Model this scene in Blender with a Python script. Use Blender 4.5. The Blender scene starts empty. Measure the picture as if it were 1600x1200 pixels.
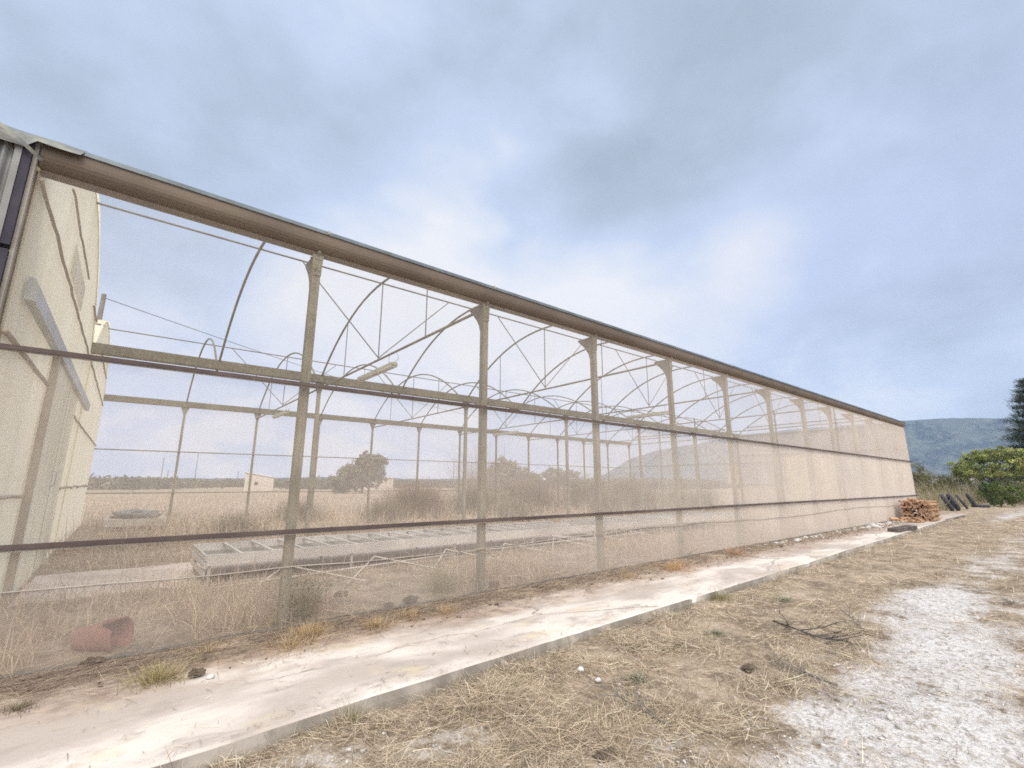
import bpy, math, random
import numpy as np
from mathutils import Vector, Matrix, noise as mnoise

random.seed(7)
rng = np.random.default_rng(11)
R = math.radians
SC = bpy.context.scene
COL = SC.collection

# ------------------------------------------------------------------ camera
cam_d = bpy.data.cameras.new("camera")
cam = bpy.data.objects.new("camera", cam_d)
COL.objects.link(cam)
YAW, PITCH, ROLL, EYE = .68435, .21145, .0018, 1.43
fw = Vector((math.sin(YAW) * math.cos(PITCH), math.cos(YAW) * math.cos(PITCH), math.sin(PITCH)))
rt = Vector((math.cos(YAW), -math.sin(YAW), 0))
up = rt.cross(fw)
rt2 = rt * math.cos(ROLL) + up * math.sin(ROLL)
up2 = up * math.cos(ROLL) - rt * math.sin(ROLL)
m = Matrix((rt2, up2, -fw)).transposed().to_4x4()
m.translation = (0, 0, EYE)
cam.matrix_world = m
cam_d.sensor_width = 36
cam_d.lens = 36 * 726.5 / 1600
cam_d.clip_start = .05
cam_d.clip_end = 20000
SC.camera = cam

# ------------------------------------------------------------------ light
SUN_EL, SUN_AZ = R(48), R(205)          # direction the light comes from, compass style (0 = +Y, clockwise)
SUN_STRENGTH = 1.5
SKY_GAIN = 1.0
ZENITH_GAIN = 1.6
SC.view_settings.view_transform = 'Standard'
SC.view_settings.look = 'None'
SC.view_settings.gamma = 1
SC.view_settings.exposure = 0.04
SC.cycles.transparent_max_bounces = 24
SC.cycles.max_bounces = 8
SC.cycles.volume_bounces = 1
SC.cycles.use_denoising = False
SC.cycles.filter_width = 1.7
SC.cycles.use_adaptive_sampling = False
try:
    SC.cycles.sampling_pattern = 'BLUE_NOISE'
except Exception:
    pass

sun_d = bpy.data.lights.new("sun", 'SUN')
sun_d.energy = SUN_STRENGTH
sun_d.angle = R(18)
sun_d.color = (1.0, .93, .84)
sun = bpy.data.objects.new("sun", sun_d)
COL.objects.link(sun)
sdir = Vector((math.sin(SUN_AZ) * math.cos(SUN_EL), math.cos(SUN_AZ) * math.cos(SUN_EL), math.sin(SUN_EL)))
sun.rotation_euler = sdir.to_track_quat('Z', 'Y').to_euler()


class NT:
    """tiny helper round a node tree"""
    def __init__(s, tree):
        s.t = tree
        s.n = tree.nodes
        s.l = tree.links

    def node(s, typ, **kw):
        n = s.n.new(typ)
        for k, v in kw.items():
            setattr(n, k, v)
        return n

    def set(s, sock, v):
        if isinstance(v, bpy.types.NodeSocket):
            s.l.new(v, sock)
        elif v is not None:
            if isinstance(v, (tuple, list)) and sock.type == 'RGBA' and len(v) == 3:
                v = (*v, 1)
            sock.default_value = v

    def math(s, op, a, b=None, c=None, clamp=False):
        n = s.node('ShaderNodeMath', operation=op, use_clamp=clamp)
        s.set(n.inputs[0], a)
        if b is not None: s.set(n.inputs[1], b)
        if c is not None: s.set(n.inputs[2], c)
        return n.outputs[0]

    def vmath(s, op, a, b=None, scale=None):
        n = s.node('ShaderNodeVectorMath', operation=op)
        s.set(n.inputs[0], a)
        if b is not None: s.set(n.inputs[1], b)
        if scale is not None: s.set(n.inputs['Scale'], scale)
        return n.outputs['Value'] if op in ('DOT_PRODUCT', 'LENGTH', 'DISTANCE') else n.outputs[0]

    def mix(s, fac, a, b, blend='MIX'):
        n = s.node('ShaderNodeMix', data_type='RGBA', blend_type=blend)
        s.set(n.inputs[0], fac); s.set(n.inputs[6], a); s.set(n.inputs[7], b)
        return n.outputs[2]

    def noise(s, vec, scale, detail=4, rough=.55, dist=0.0):
        n = s.node('ShaderNodeTexNoise')
        s.set(n.inputs['Vector'], vec)
        n.inputs['Scale'].default_value = scale
        n.inputs['Detail'].default_value = detail
        n.inputs['Roughness'].default_value = rough
        n.inputs['Distortion'].default_value = dist
        return n.outputs['Fac']

    def ramp(s, v, lo, hi, a=0.0, b=1.0):
        n = s.node('ShaderNodeMapRange', interpolation_type='SMOOTHSTEP')
        s.set(n.inputs[0], v)
        for i, x in ((1, lo), (2, hi), (3, a), (4, b)):
            s.set(n.inputs[i], x)
        return n.outputs[0]

    def scaled(s, vec, sc):
        return s.vmath('MULTIPLY', vec, sc)


# ------------------------------------------------------------------ sky (overcast, broken light spots)
world = bpy.data.worlds.new("World")
SC.world = world
world.use_nodes = True
w = NT(world.node_tree)
w.n.clear()
gen = w.node('ShaderNodeTexCoord').outputs['Generated']
sep = w.node('ShaderNodeSeparateXYZ'); w.l.new(gen, sep.inputs[0])
zz = sep.outputs[2]
zc = w.math('MAXIMUM', zz, 0.0)
inv = w.math('DIVIDE', 1.0, w.math('ADD', zc, .50))
pl = w.vmath('SCALE', gen, scale=inv)
pl = w.vmath('MULTIPLY', pl, (1, 1, 1.15))
pl2 = w.scaled(pl, (1.0, .8, 1))
n1 = w.noise(w.vmath('ADD', pl2, (3.1, 7.4, 0)), 2.0, 6, .47, .35)
n2 = w.noise(w.vmath('ADD', pl, (11.0, 2.3, 5)), 4.6, 6, .50, .2)
n3 = w.noise(w.vmath('ADD', pl, (1.0, 22.3, 9)), 9.5, 5, .55, .1)
cl = w.math('ADD', w.math('ADD', w.math('MULTIPLY', n1, .60), w.math('MULTIPLY', n2, .36)), w.math('MULTIPLY', n3, .13))
cl = w.math('ADD', w.math('MULTIPLY', w.math('SUBTRACT', cl, .56), 1.45), .53)
SPOTS = [((.485, .615, .622), .12, .20), ((.394, .721, .570), .12, .14), ((.364, .862, .353), .22, .30), ((.47, .80, .30), .30, .26), ((.66, .70, .26), .34, .20), ((.85, .48, .22), .26, .14), ((.677, .618, .400), .20, .20),
         ((.844, .338, .415), .14, .20), ((.963, .226, .147), .12, .30), ((.383, .922, .045), .10, .14), ((.013, .998, .068), .12, .12),
         ((.20, .90, .38), .18, .06),
         ((.591, .603, .536), .20, -.14), ((.40, .60, .69), .22, -.12), ((.74, .42, .50), .18, -.10), ((.101, .768, .633), .22, -.07), ((.573, .363, .734), .25, -.09), ((.937, .111, .332), .25, -.08),
         ((.78, .56, .25), .12, .06)]
g = None
for d, wd, amp in SPOTS:
    L = math.sqrt(sum(c * c for c in d))
    dv = tuple(c / L for c in d)
    dd = w.vmath('DISTANCE', gen, dv)
    dd = w.math('ADD', dd, w.math('MULTIPLY', w.math('SUBTRACT', n2, .5), .30))
    v = w.ramp(dd, wd * 1.35, 0.0, 0.0, amp)
    g = v if g is None else w.math('ADD', g, v)
cl = w.math('ADD', cl, w.math('MULTIPLY', g, 1.15))
cr = w.node('ShaderNodeValToRGB')
w.l.new(cl, cr.inputs[0])
e = cr.color_ramp.elements
stops = [(.22, (.43, .52, .635)), (.38, (.49, .585, .73)), (.49, (.555, .66, .84)), (.60, (.62, .73, .94)), (.73, (.78, .85, .98)), (.88, (.94, .955, 1.0))]
e[0].position, e[0].color = stops[0][0], (*stops[0][1], 1)
e[1].position, e[1].color = stops[-1][0], (*stops[-1][1], 1)
for p, c in stops[1:-1]:
    el = e.new(p); el.color = (*c, 1)
sky_t = w.node('ShaderNodeTexSky', sky_type='NISHITA', sun_disc=False)
sky_t.sun_elevation = SUN_EL
sky_t.sun_rotation = SUN_AZ
nish = w.vmath('SCALE', sky_t.outputs[0], scale=.09)
col = w.mix(.90, nish, cr.outputs[0])
col = w.mix(w.math('MULTIPLY', w.math('MULTIPLY', w.ramp(sep.outputs[0], .70, .98), w.ramp(zz, .12, .45)), .38), col, (.47, .545, .84))
# pinkish light low over the plain, to the north side
low = w.math('MULTIPLY', w.ramp(zz, .40, .04), w.ramp(sep.outputs[1], .2, .8))
col = w.mix(w.math('MULTIPLY', low, .85), col, w.mix(w.ramp(n2, .42, .62), (.74, .785, .93), (1.0, .95, .95)))
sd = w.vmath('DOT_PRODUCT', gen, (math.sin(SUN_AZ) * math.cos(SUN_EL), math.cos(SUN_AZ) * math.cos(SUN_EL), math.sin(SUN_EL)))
sg = w.ramp(sd, .36, .95)                                  # gain added to the unseen sky round the sun, to light the near side
zg = w.ramp(zz, .80, .97)  # overhead sky above the view, raised for more ambient light
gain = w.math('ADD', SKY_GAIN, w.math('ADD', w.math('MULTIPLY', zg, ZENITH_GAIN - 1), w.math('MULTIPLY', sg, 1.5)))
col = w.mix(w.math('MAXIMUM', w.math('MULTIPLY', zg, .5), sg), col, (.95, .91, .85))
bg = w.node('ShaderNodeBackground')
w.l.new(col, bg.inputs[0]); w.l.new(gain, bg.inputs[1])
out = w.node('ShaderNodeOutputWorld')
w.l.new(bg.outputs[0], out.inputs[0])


# ------------------------------------------------------------------ materials
def new_mat(name):
    mt = bpy.data.materials.new(name)
    mt.use_nodes = True
    t = NT(mt.node_tree)
    t.n.clear()
    o = t.node('ShaderNodeOutputMaterial')
    return mt, t, o


def principled(t, o, color, rough=.8, metal=0.0, spec=.3, bump=None, bump_s=.3, bump_d=.01):
    b = t.node('ShaderNodeBsdfPrincipled')
    t.set(b.inputs['Base Color'], color)
    t.set(b.inputs['Roughness'], rough)
    t.set(b.inputs['Metallic'], metal)
    b.inputs['Specular IOR Level'].default_value = spec
    if bump is not None:
        bn = t.node('ShaderNodeBump')
        bn.inputs['Strength'].default_value = bump_s
        bn.inputs['Distance'].default_value = bump_d
        t.l.new(bump, bn.inputs['Height'])
        t.l.new(bn.outputs[0], b.inputs['Normal'])
    t.l.new(b.outputs[0], o.inputs[0])
    return b


def pos(t):
    return t.node('ShaderNodeNewGeometry').outputs['Position']


def objco(t):
    return t.node('ShaderNodeTexCoord').outputs['Object']


def mottled(name, c1, c2, scale=3, rough=.75, metal=0.0, spec=.3, fine=40, bump_s=.25, bump_d=.004, lo=.35, hi=.65, world_co=False):
    mt, t, o = new_mat(name)
    v = pos(t) if world_co else objco(t)
    n = t.noise(v, scale, 6, .6)
    f = t.noise(v, fine, 3, .6)
    c = t.mix(t.ramp(n, lo, hi), c1, c2)
    c = t.mix(t.math('MULTIPLY', t.math('SUBTRACT', f, .35, clamp=True), .5), c, tuple(x * .6 for x in c1))
    principled(t, o, c, rough, metal, spec, f, bump_s, bump_d)
    return mt


M = {}
def mat_steel():
    mt, t, o = new_mat('galvanised_steel')
    v = pos(t)
    n = t.noise(v, 1.7, 6, .62)
    dr = t.noise(t.scaled(v, (22, 22, 1.1)), 1.0, 4, .6)
    f = t.noise(v, 60, 3, .6)
    c = t.mix(t.ramp(n, .35, .65), (.245, .222, .16), (.165, .15, .11))
    c = t.mix(t.math('MULTIPLY', t.ramp(dr, .50, .68), .55), c, (.30, .285, .235))
    ru = t.noise(t.vmath('ADD', v, (5, 5, 5)), 3.6, 6, .7)
    c = t.mix(t.math('MULTIPLY', t.ramp(ru, .60, .70), .75), c, (.17, .085, .045))
    principled(t, o, c, t.ramp(n, .3, .7, .5, .75), .25, .4, f, .15, .002)
    return mt


M['steel'] = mat_steel()
M['steel_thin'] = mottled('steel_tube', (.215, .205, .185), (.14, .13, .115), 3, .6, .25, .4, 60, .1, .001)
M['gutter'] = mottled('gutter_steel', (.185, .145, .11), (.145, .112, .085), 1.2, .6, .2, .4, 30, .2, .003, world_co=True)
M['lip'] = mottled('gutter_lip', (.20, .235, .255), (.12, .14, .15), 2, .5, .4, .5, 30, .1, .002, world_co=True)  # grey-blue base colour paints the sky's reflection into the lip
M['rail'] = mottled('dark_rail', (.075, .052, .05), (.13, .095, .085), 1.4, .6, 0, .4, 50, .2, .002, world_co=True)
M['batten'] = mottled('pale_batten', (.44, .40, .35), (.32, .29, .26), 2, .8, 0, .2, 60, .2, .002, world_co=True)
M['bench'] = mottled('bench_metal', (.68, .64, .60), (.50, .465, .43), 1.3, .6, .1, .4, 40, .2, .003)
M['bench_dark'] = mottled('bench_tray', (.25, .235, .20), (.15, .135, .11), 2.4, .8, 0, .3, 40, .3, .004)
M['white_tube'] = mottled('white_tube', (.62, .56, .49), (.45, .40, .34), 4, .7, 0, .3, 60, .2, .002)
M['lamp_shell'] = mottled('lamp_shell', (.36, .35, .27), (.27, .26, .20), 3, .6, 0, .4, 60, .1, .001)
M['lamp_glass'] = mottled('lamp_cover', (.58, .58, .52), (.47, .47, .42), 3, .3, 0, .5, 60, .05, .001)
M['terra'] = mottled('terracotta', (.36, .175, .15), (.27, .135, .115), 5, .75, 0, .3, 50, .3, .004)
M['bark'] = mottled('bark', (.16, .12, .09), (.09, .07, .055), 4, .95, 0, .1, 25, .8, .02)
M['pine_bark'] = mottled('pine_bark', (.14, .10, .075), (.08, .06, .05), 4, .95, 0, .1, 25, .8, .02)
M['pole'] = mottled('weathered_pole', (.20, .18, .16), (.13, .12, .11), 1, .9, 0, .1, 30, .4, .01)
M['beam'] = mottled('old_timber', (.16, .14, .125), (.08, .07, .065), 5, .9, 0, .2, 40, .5, .006)
M['rubber'] = mottled('old_rubber', (.035, .036, .042), (.07, .07, .08), 5, .75, 0, .4, 40, .4, .006)
M['grey_plastic'] = mottled('grey_plastic', (.27, .28, .27), (.20, .205, .20), 2, .6, 0, .4, 20, .3, .01)
M['cream_table'] = mottled('table_board', (.60, .54, .47), (.46, .40, .34), 3, .8, 0, .2, 40, .2, .003)
M['hut_wall'] = mottled('hut_plaster', (.62, .545, .47), (.53, .46, .39), .6, .9, 0, .1, 6, .2, .01)
M['white_wall'] = mottled('white_plaster', (.70, .69, .67), (.58, .57, .55), .4, .9, 0, .1, 6, .2, .01)
M['white_roof'] = mottled('white_roof', (.78, .76, .74), (.66, .65, .63), .3, .6, 0, .3, 6, .1, .01)
M['dark_open'] = mottled('dark_opening', (.05, .045, .04), (.08, .07, .06), 2, .8)
M['clod'] = mottled('dark_clod', (.10, .075, .06), (.17, .13, .10), 12, .95, 0, .1, 60, .8, .01)
M['stone'] = mottled('pale_stone', (.72, .70, .685), (.42, .39, .36), 9, .9, 0, .15, 60, .5, .004, world_co=True)
M['duct'] = mottled('track_cover', (.52, .54, .55), (.44, .45, .44), 1.5, .5, 0, .4, 30, .1, .002, world_co=True)
M['gasket'] = mottled('black_gasket', (.03, .026, .045), (.05, .042, .06), 5, .6)
M['annex'] = mottled('weathered_panel', (.27, .275, .265), (.20, .20, .20), 3.5, .5, .1, .4, 40, .2, .003, world_co=True)
M['torn'] = mottled('torn_film', (.24, .24, .20), (.14, .15, .15), 8, .45, 0, .5, 40, .3, .004, world_co=True)
M['cable'] = mottled('cable', (.10, .10, .11), (.13, .13, .14), 1, .8)


def mat_split_wood():
    mt, t, o = new_mat('split_firewood')
    oi = t.node('ShaderNodeObjectInfo').outputs['Random']
    v = objco(t)
    n = t.noise(t.scaled(v, (3, 40, 40)), 1.0, 4, .6)
    c = t.mix(oi, (.54, .345, .21), (.38, .245, .16))
    c = t.mix(t.ramp(n, .42, .68), c, (.34, .19, .115))
    principled(t, o, c, .85, 0, .15, n, .5, .006)
    return mt


M['firewood'] = mat_split_wood()


def mat_attr(name, rough=.9, spec=.15, transl=.3, gain=1.0, vary=None):
    mt, t, o = new_mat(name)
    a = t.node('ShaderNodeAttribute'); a.attribute_name = 'col'
    c = a.outputs['Color']
    d = t.node('ShaderNodeBsdfPrincipled')
    t.set(d.inputs['Base Color'], c)
    d.inputs['Roughness'].default_value = rough
    d.inputs['Specular IOR Level'].default_value = spec
    tr = t.node('ShaderNodeBsdfTranslucent')
    t.set(tr.inputs[0], c)
    mx = t.node('ShaderNodeMixShader')
    mx.inputs[0].default_value = transl
    t.l.new(d.outputs[0], mx.inputs[1]); t.l.new(tr.outputs[0], mx.inputs[2])
    t.l.new(mx.outputs[0], o.inputs[0])
    return mt


M['blade'] = mat_attr('dry_stalk', .85, .2, .2)
M['leaf'] = mat_attr('foliage', .7, .25, .3)


def mat_net(name, color, t0, dust=.5, top=None, pw=1.55):
    """insect net: open area seen face on is t0; the slanted path through the threads closes it up"""
    mt, t, o = new_mat(name)
    gm = t.node('ShaderNodeNewGeometry')
    cosv = t.math('ABSOLUTE', t.vmath('DOT_PRODUCT', gm.outputs['Incoming'], gm.outputs['Normal']))
    cosv = t.math('MAXIMUM', cosv, .06)
    v = gm.outputs['Position']
    nb = t.noise(t.scaled(v, (.9, .9, .35)), 1.0, 5, .6)
    ns = t.noise(t.scaled(v, (7, 7, .5)), 1.0, 3, .6)
    sp = t.node('ShaderNodeSeparateXYZ'); t.l.new(v, sp.inputs[0])
    lowd = t.ramp(sp.outputs[2], 1.0, 0.0)          # rain-splashed dust towards the foot of the net
    dens = t.math('ADD', t.math('MULTIPLY', t.math('ADD', nb, ns), dust * .5), 1 - dust * .5)
    dens = t.math('ADD', dens, t.math('MULTIPLY', lowd, .28))
    k = -math.log(t0)
    kz = t.ramp(sp.outputs[2], 2.50, 2.53, k, -math.log(top or t0))      # the upper roll of net is newer and cleaner
    tau = t.math('DIVIDE', t.math('MULTIPLY', dens, kz), t.math('POWER', cosv, pw))
    T = t.math('POWER', math.e, t.math('MULTIPLY', tau, -1.0))
    tr = t.node('ShaderNodeBsdfTransparent')
    c = t.mix(t.ramp(t.noise(v, .8, 5, .6), .35, .65), color, tuple(x * .93 for x in color))
    c = t.mix(t.math('MULTIPLY', lowd, .25), c, (.70, .57, .47))
    wr = t.noise(t.vmath('ADD', t.scaled(v, (3.2, 3.2, .8)), t.vmath('SCALE', v, scale=.0)), 1.0, 4, .6, .8)
    st = t.noise(t.scaled(v, (16, 16, .55)), 1.0, 3, .6)
    c = t.mix(t.math('MULTIPLY', t.ramp(st, .52, .72), .30), c, tuple(x * .74 for x in color))
    bn = t.node('ShaderNodeBump'); bn.inputs['Strength'].default_value = .8; bn.inputs['Distance'].default_value = .05
    t.l.new(wr, bn.inputs['Height'])
    df = t.node('ShaderNodeBsdfDiffuse'); t.set(df.inputs[0], c); t.l.new(bn.outputs[0], df.inputs['Normal'])
    tl = t.node('ShaderNodeBsdfTranslucent'); t.set(tl.inputs[0], c)
    m1 = t.node('ShaderNodeMixShader'); m1.inputs[0].default_value = .42
    t.l.new(df.outputs[0], m1.inputs[1]); t.l.new(tl.outputs[0], m1.inputs[2])
    m2 = t.node('ShaderNodeMixShader')
    t.l.new(T, m2.inputs[0]); t.l.new(m1.outputs[0], m2.inputs[1]); t.l.new(tr.outputs[0], m2.inputs[2])
    t.l.new(m2.outputs[0], o.inputs[0])
    return mt


M['net'] = mat_net('insect_net', (.885, .785, .69), .775, .6, .885)
M['net_dense'] = mat_net('end_net_dense', (.62, .53, .45), .30, .3, None, 1.0)
M['net_far'] = mat_net('old_net', (.88, .79, .75), .84, .4)


def mat_sheet(name, c1, c2, transl=.55):
    mt, t, o = new_mat(name)
    v = pos(t)
    n = t.noise(t.scaled(v, (1, 1.2, .35)), 1.3, 6, .6)
    s = t.noise(t.scaled(v, (1, 9, .25)), 1.0, 4, .6)
    c = t.mix(t.ramp(n, .35, .68), c1, c2)
    c = t.mix(t.math('MULTIPLY', t.ramp(s, .48, .72), .35), c, tuple(x * .72 for x in c2))
    df = t.node('ShaderNodeBsdfDiffuse'); t.set(df.inputs[0], c)
    tl = t.node('ShaderNodeBsdfTranslucent'); t.set(tl.inputs[0], c)
    bn = t.node('ShaderNodeBump'); bn.inputs['Strength'].default_value = .35; bn.inputs['Distance'].default_value = .03
    t.l.new(s, bn.inputs['Height'])
    t.l.new(bn.outputs[0], df.inputs['Normal'])
    m1 = t.node('ShaderNodeMixShader'); m1.inputs[0].default_value = transl
    t.l.new(df.outputs[0], m1.inputs[1]); t.l.new(tl.outputs[0], m1.inputs[2])
    t.l.new(m1.outputs[0], o.inputs[0])
    return mt


M['cream'] = mat_sheet('cream_sheeting', (.95, .90, .73), (.88, .82, .64), .5)
M['cream_door'] = mat_sheet('door_sheeting', (.93, .91, .82), (.84, .82, .72), .5)
M['cream_end'] = mat_sheet('end_panel_sheeting', (.93, .85, .66), (.85, .76, .58), .55)
M['patch'] = mat_sheet('mended_patch', (.92, .89, .80), (.88, .84, .74), .5)


def mat_slab():
    mt, t, o = new_mat('slab_concrete')
    v = pos(t)
    gm = t.node('ShaderNodeNewGeometry')
    big = t.noise(t.scaled(v, (.55, 1.3, 1)), 1.0, 6, .58, .4)
    med = t.noise(t.scaled(v, (1.6, 3.4, 1)), 1.0, 6, .62, .5)
    fine = t.noise(v, 55, 4, .65)
    c = t.mix(t.ramp(big, .40, .60), (.46, .40, .355), (.68, .625, .57))
    c = t.mix(t.math('MULTIPLY', t.ramp(med, .52, .68), .6), c, (.36, .315, .28))
    yel = t.noise(t.vmath('ADD', v, (9, 3, 0)), 1.9, 5, .6)
    c = t.mix(t.math('MULTIPLY', t.ramp(yel, .56, .72), .5), c, (.62, .52, .32))
    sp = t.node('ShaderNodeSeparateXYZ'); t.l.new(v, sp.inputs[0])
    dn = t.noise(t.scaled(v, (1.1, 2.4, 1)), 1.0, 7, .65, .3)
    dd = t.math('ADD', sp.outputs[1], t.math('MULTIPLY', t.math('SUBTRACT', dn, .5), 2.0))
    dirt = t.ramp(dd, 4.05, 4.95)
    dc = t.mix(t.ramp(t.noise(v, 6, 5, .7), .35, .65), (.24, .165, .125), (.46, .36, .285))
    c = t.mix(t.math('MULTIPLY', dirt, .88), c, dc)
    c = t.mix(t.math('MULTIPLY', t.ramp(fine, .55, .75), .35), c, (.33, .29, .25))
    crk = t.node('ShaderNodeTexVoronoi', feature='DISTANCE_TO_EDGE')
    t.l.new(t.vmath('ADD', t.scaled(v, (.33, .8, 1)), t.vmath('SCALE', gm.outputs['Normal'], scale=t.math('MULTIPLY', dn, .8))), crk.inputs['Vector'])
    crk.inputs['Scale'].default_value = .55
    ck = t.math('MULTIPLY', t.ramp(crk.outputs['Distance'], .007, .002), t.ramp(big, .44, .56))
    c = t.mix(t.math('MULTIPLY', ck, .75), c, (.17, .14, .12))
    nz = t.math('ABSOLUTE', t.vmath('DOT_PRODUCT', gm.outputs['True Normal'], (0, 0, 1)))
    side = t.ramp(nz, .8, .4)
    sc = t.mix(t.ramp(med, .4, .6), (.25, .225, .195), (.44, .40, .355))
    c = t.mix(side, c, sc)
    h = t.math('ADD', t.math('MULTIPLY', fine, .4), med)
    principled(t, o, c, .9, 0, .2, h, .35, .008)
    return mt


M['slab'] = mat_slab()


def mat_ground():
    mt, t, o = new_mat('dry_ground')
    v = pos(t)
    a = t.node('ShaderNodeAttribute'); a.attribute_name = 'gravel'
    gv = a.outputs['Fac']
    big = t.noise(v, .35, 5, .6)
    med = t.noise(v, 2.2, 6, .65)
    fin = t.noise(v, 14, 5, .7)
    vf = t.noise(v, 70, 3, .7)
    soil = t.mix(t.ramp(med, .38, .62), (.20, .155, .115), (.41, .325, .24))
    soil = t.mix(t.math('MULTIPLY', t.ramp(fin, .45, .7), .7), soil, (.58, .48, .365))
    soil = t.mix(t.math('MULTIPLY', t.ramp(vf, .50, .72), .6), soil, (.15, .115, .085))
    grn = t.noise(t.vmath('ADD', v, (40, 12, 0)), 1.3, 5, .6)
    soil = t.mix(t.math('MULTIPLY', t.ramp(grn, .60, .72), .35), soil, (.23, .235, .10))
    vor = t.node('ShaderNodeTexVoronoi'); vor.inputs['Scale'].default_value = 38
    t.l.new(v, vor.inputs['Vector'])
    peb = t.mix(t.noise(v, 9, 5, .7), (.50, .475, .455), (.80, .785, .775))
    peb = t.mix(t.math('MULTIPLY', t.ramp(vor.outputs['Distance'], .35, .75), .55), peb, (.40, .37, .35))
    peb = t.mix(t.math('MULTIPLY', t.ramp(fin, .50, .62), .7), peb, (.28, .235, .19))
    k = t.math('ADD', gv, t.math('MULTIPLY', t.math('SUBTRACT', med, .5), 2.1))
    k = t.math('ADD', k, t.math('MULTIPLY', t.math('SUBTRACT', fin, .5), 2.2))
    c = t.mix(t.ramp(k, .26, .82), soil, peb)
    # open field further off: paler and pinker, with wide bands
    ln = t.vmath('LENGTH', v)
    fld = t.mix(t.ramp(t.noise(t.scaled(v, (.02, .06, 1)), 1.0, 5, .6), .4, .6), (.40, .30, .225), (.30, .245, .165))
    c = t.mix(t.ramp(ln, 30, 60), c, fld)
    h = t.math('ADD', t.math('MULTIPLY', fin, .8), t.math('MULTIPLY', vf, .5))
    principled(t, o, c, .95, 0, .1, h, .9, .02)
    return mt


M['ground'] = mat_ground()


def mat_hill():
    mt, t, o = new_mat('wooded_hill')
    v = pos(t)
    n = t.noise(v, .011, 8, .66)
    f = t.noise(v, .04, 5, .7)
    c = t.mix(t.ramp(n, .44, .56), (.018, .032, .034), (.07, .09, .075))
    c = t.mix(t.math('MULTIPLY', t.ramp(f, .5, .68), .7), c, (.16, .165, .14))
    principled(t, o, c, 1.0, 0, 0)
    return mt


M['hill'] = mat_hill()
M['path'] = mottled('aisle_concrete', (.66, .56, .49), (.50, .41, .345), 1.6, .9, 0, .15, 30, .4, .006, world_co=True)


# ------------------------------------------------------------------ mesh helpers
def tag(o, label=None, cat=None, group=None, kind=None):
    if label: o['label'] = label
    if cat: o['category'] = cat
    if group: o['group'] = group
    if kind: o['kind'] = kind
    return o


def empty(name, loc, label, cat, group=None, rz=0.0):
    o = bpy.data.objects.new(name, None)
    o.empty_display_size = .1
    o.location = loc
    o.rotation_euler = (0, 0, rz)
    COL.objects.link(o)
    return tag(o, label, cat, group)


class MB:
    def __init__(s):
        s.v = []; s.f = []

    def add(s, vs, fs):
        k = len(s.v)
        s.v += [tuple(p) for p in vs]
        s.f += [tuple(k + i for i in f) for f in fs]
        return s

    def box(s, a, b):
        (x0, y0, z0), (x1, y1, z1) = a, b
        vs = [(x0, y0, z0), (x1, y0, z0), (x1, y1, z0), (x0, y1, z0), (x0, y0, z1), (x1, y0, z1), (x1, y1, z1), (x0, y1, z1)]
        return s.add(vs, [(0, 3, 2, 1), (4, 5, 6, 7), (0, 1, 5, 4), (1, 2, 6, 5), (2, 3, 7, 6), (3, 0, 4, 7)])

    def tube(s, pts, r, n=6, cap=True):
        pts = [Vector(p) for p in pts]
        rs = r if isinstance(r, (list, tuple)) else [r] * len(pts)
        ref = None
        rings = []
        for i, p in enumerate(pts):
            d = (pts[min(i + 1, len(pts) - 1)] - pts[max(i - 1, 0)]).normalized()
            if ref is None:
                ref = Vector((0, 0, 1)) if abs(d.z) < .9 else Vector((1, 0, 0))
            a = d.cross(ref).normalized(); b = d.cross(a).normalized()
            ref = b.cross(d) if False else ref
            rings.append([p + (a * math.cos(2 * math.pi * j / n) + b * math.sin(2 * math.pi * j / n)) * rs[i] for j in range(n)])
        k0 = 0
        vs = [q for ring in rings for q in ring]
        fs = []
        for i in range(len(pts) - 1):
            for j in range(n):
                a0 = i * n + j; a1 = i * n + (j + 1) % n
                fs.append((a0, a1, a1 + n, a0 + n))
        if cap:
            fs.append(tuple(reversed(range(n))))
            fs.append(tuple(range((len(pts) - 1) * n, len(pts) * n)))
        return s.add(vs, fs)

    def prism(s, poly, axis, a, b):
        """poly: 2-D outline, extruded along axis 0/1/2 from a to b"""
        n = len(poly)
        def P(u, v, t):
            c = [u, v]; c.insert(axis, t)
            return tuple(c)
        vs = [P(u, v, a) for u, v in poly] + [P(u, v, b) for u, v in poly]
        fs = [tuple(range(n)), tuple(reversed(range(n, 2 * n)))]
        for i in range(n):
            j = (i + 1) % n
            fs.append((i, i + n, j + n, j))
        return s.add(vs, fs)

    def build(s, name, mat, parent=None, smooth=False, loc=None, bevel=0):
        me = bpy.data.meshes.new(name)
        me.from_pydata(s.v, [], s.f)
        me.validate(); me.update()
        mats = mat if isinstance(mat, list) else [mat]
        for q in mats: me.materials.append(q)
        if smooth:
            me.polygons.foreach_set('use_smooth', [True] * len(me.polygons))
        o = bpy.data.objects.new(name, me)
        COL.objects.link(o)
        if parent: o.parent = parent
        if loc: o.location = loc
        if bevel:
            b = o.modifiers.new('bevel', 'BEVEL'); b.width = bevel; b.segments = 2; b.limit_method = 'ANGLE'
        return o


def fix_normals(o):
    import bmesh
    bm = bmesh.new(); bm.from_mesh(o.data)
    bmesh.ops.recalc_face_normals(bm, faces=bm.faces)
    bm.to_mesh(o.data); bm.free()


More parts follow.
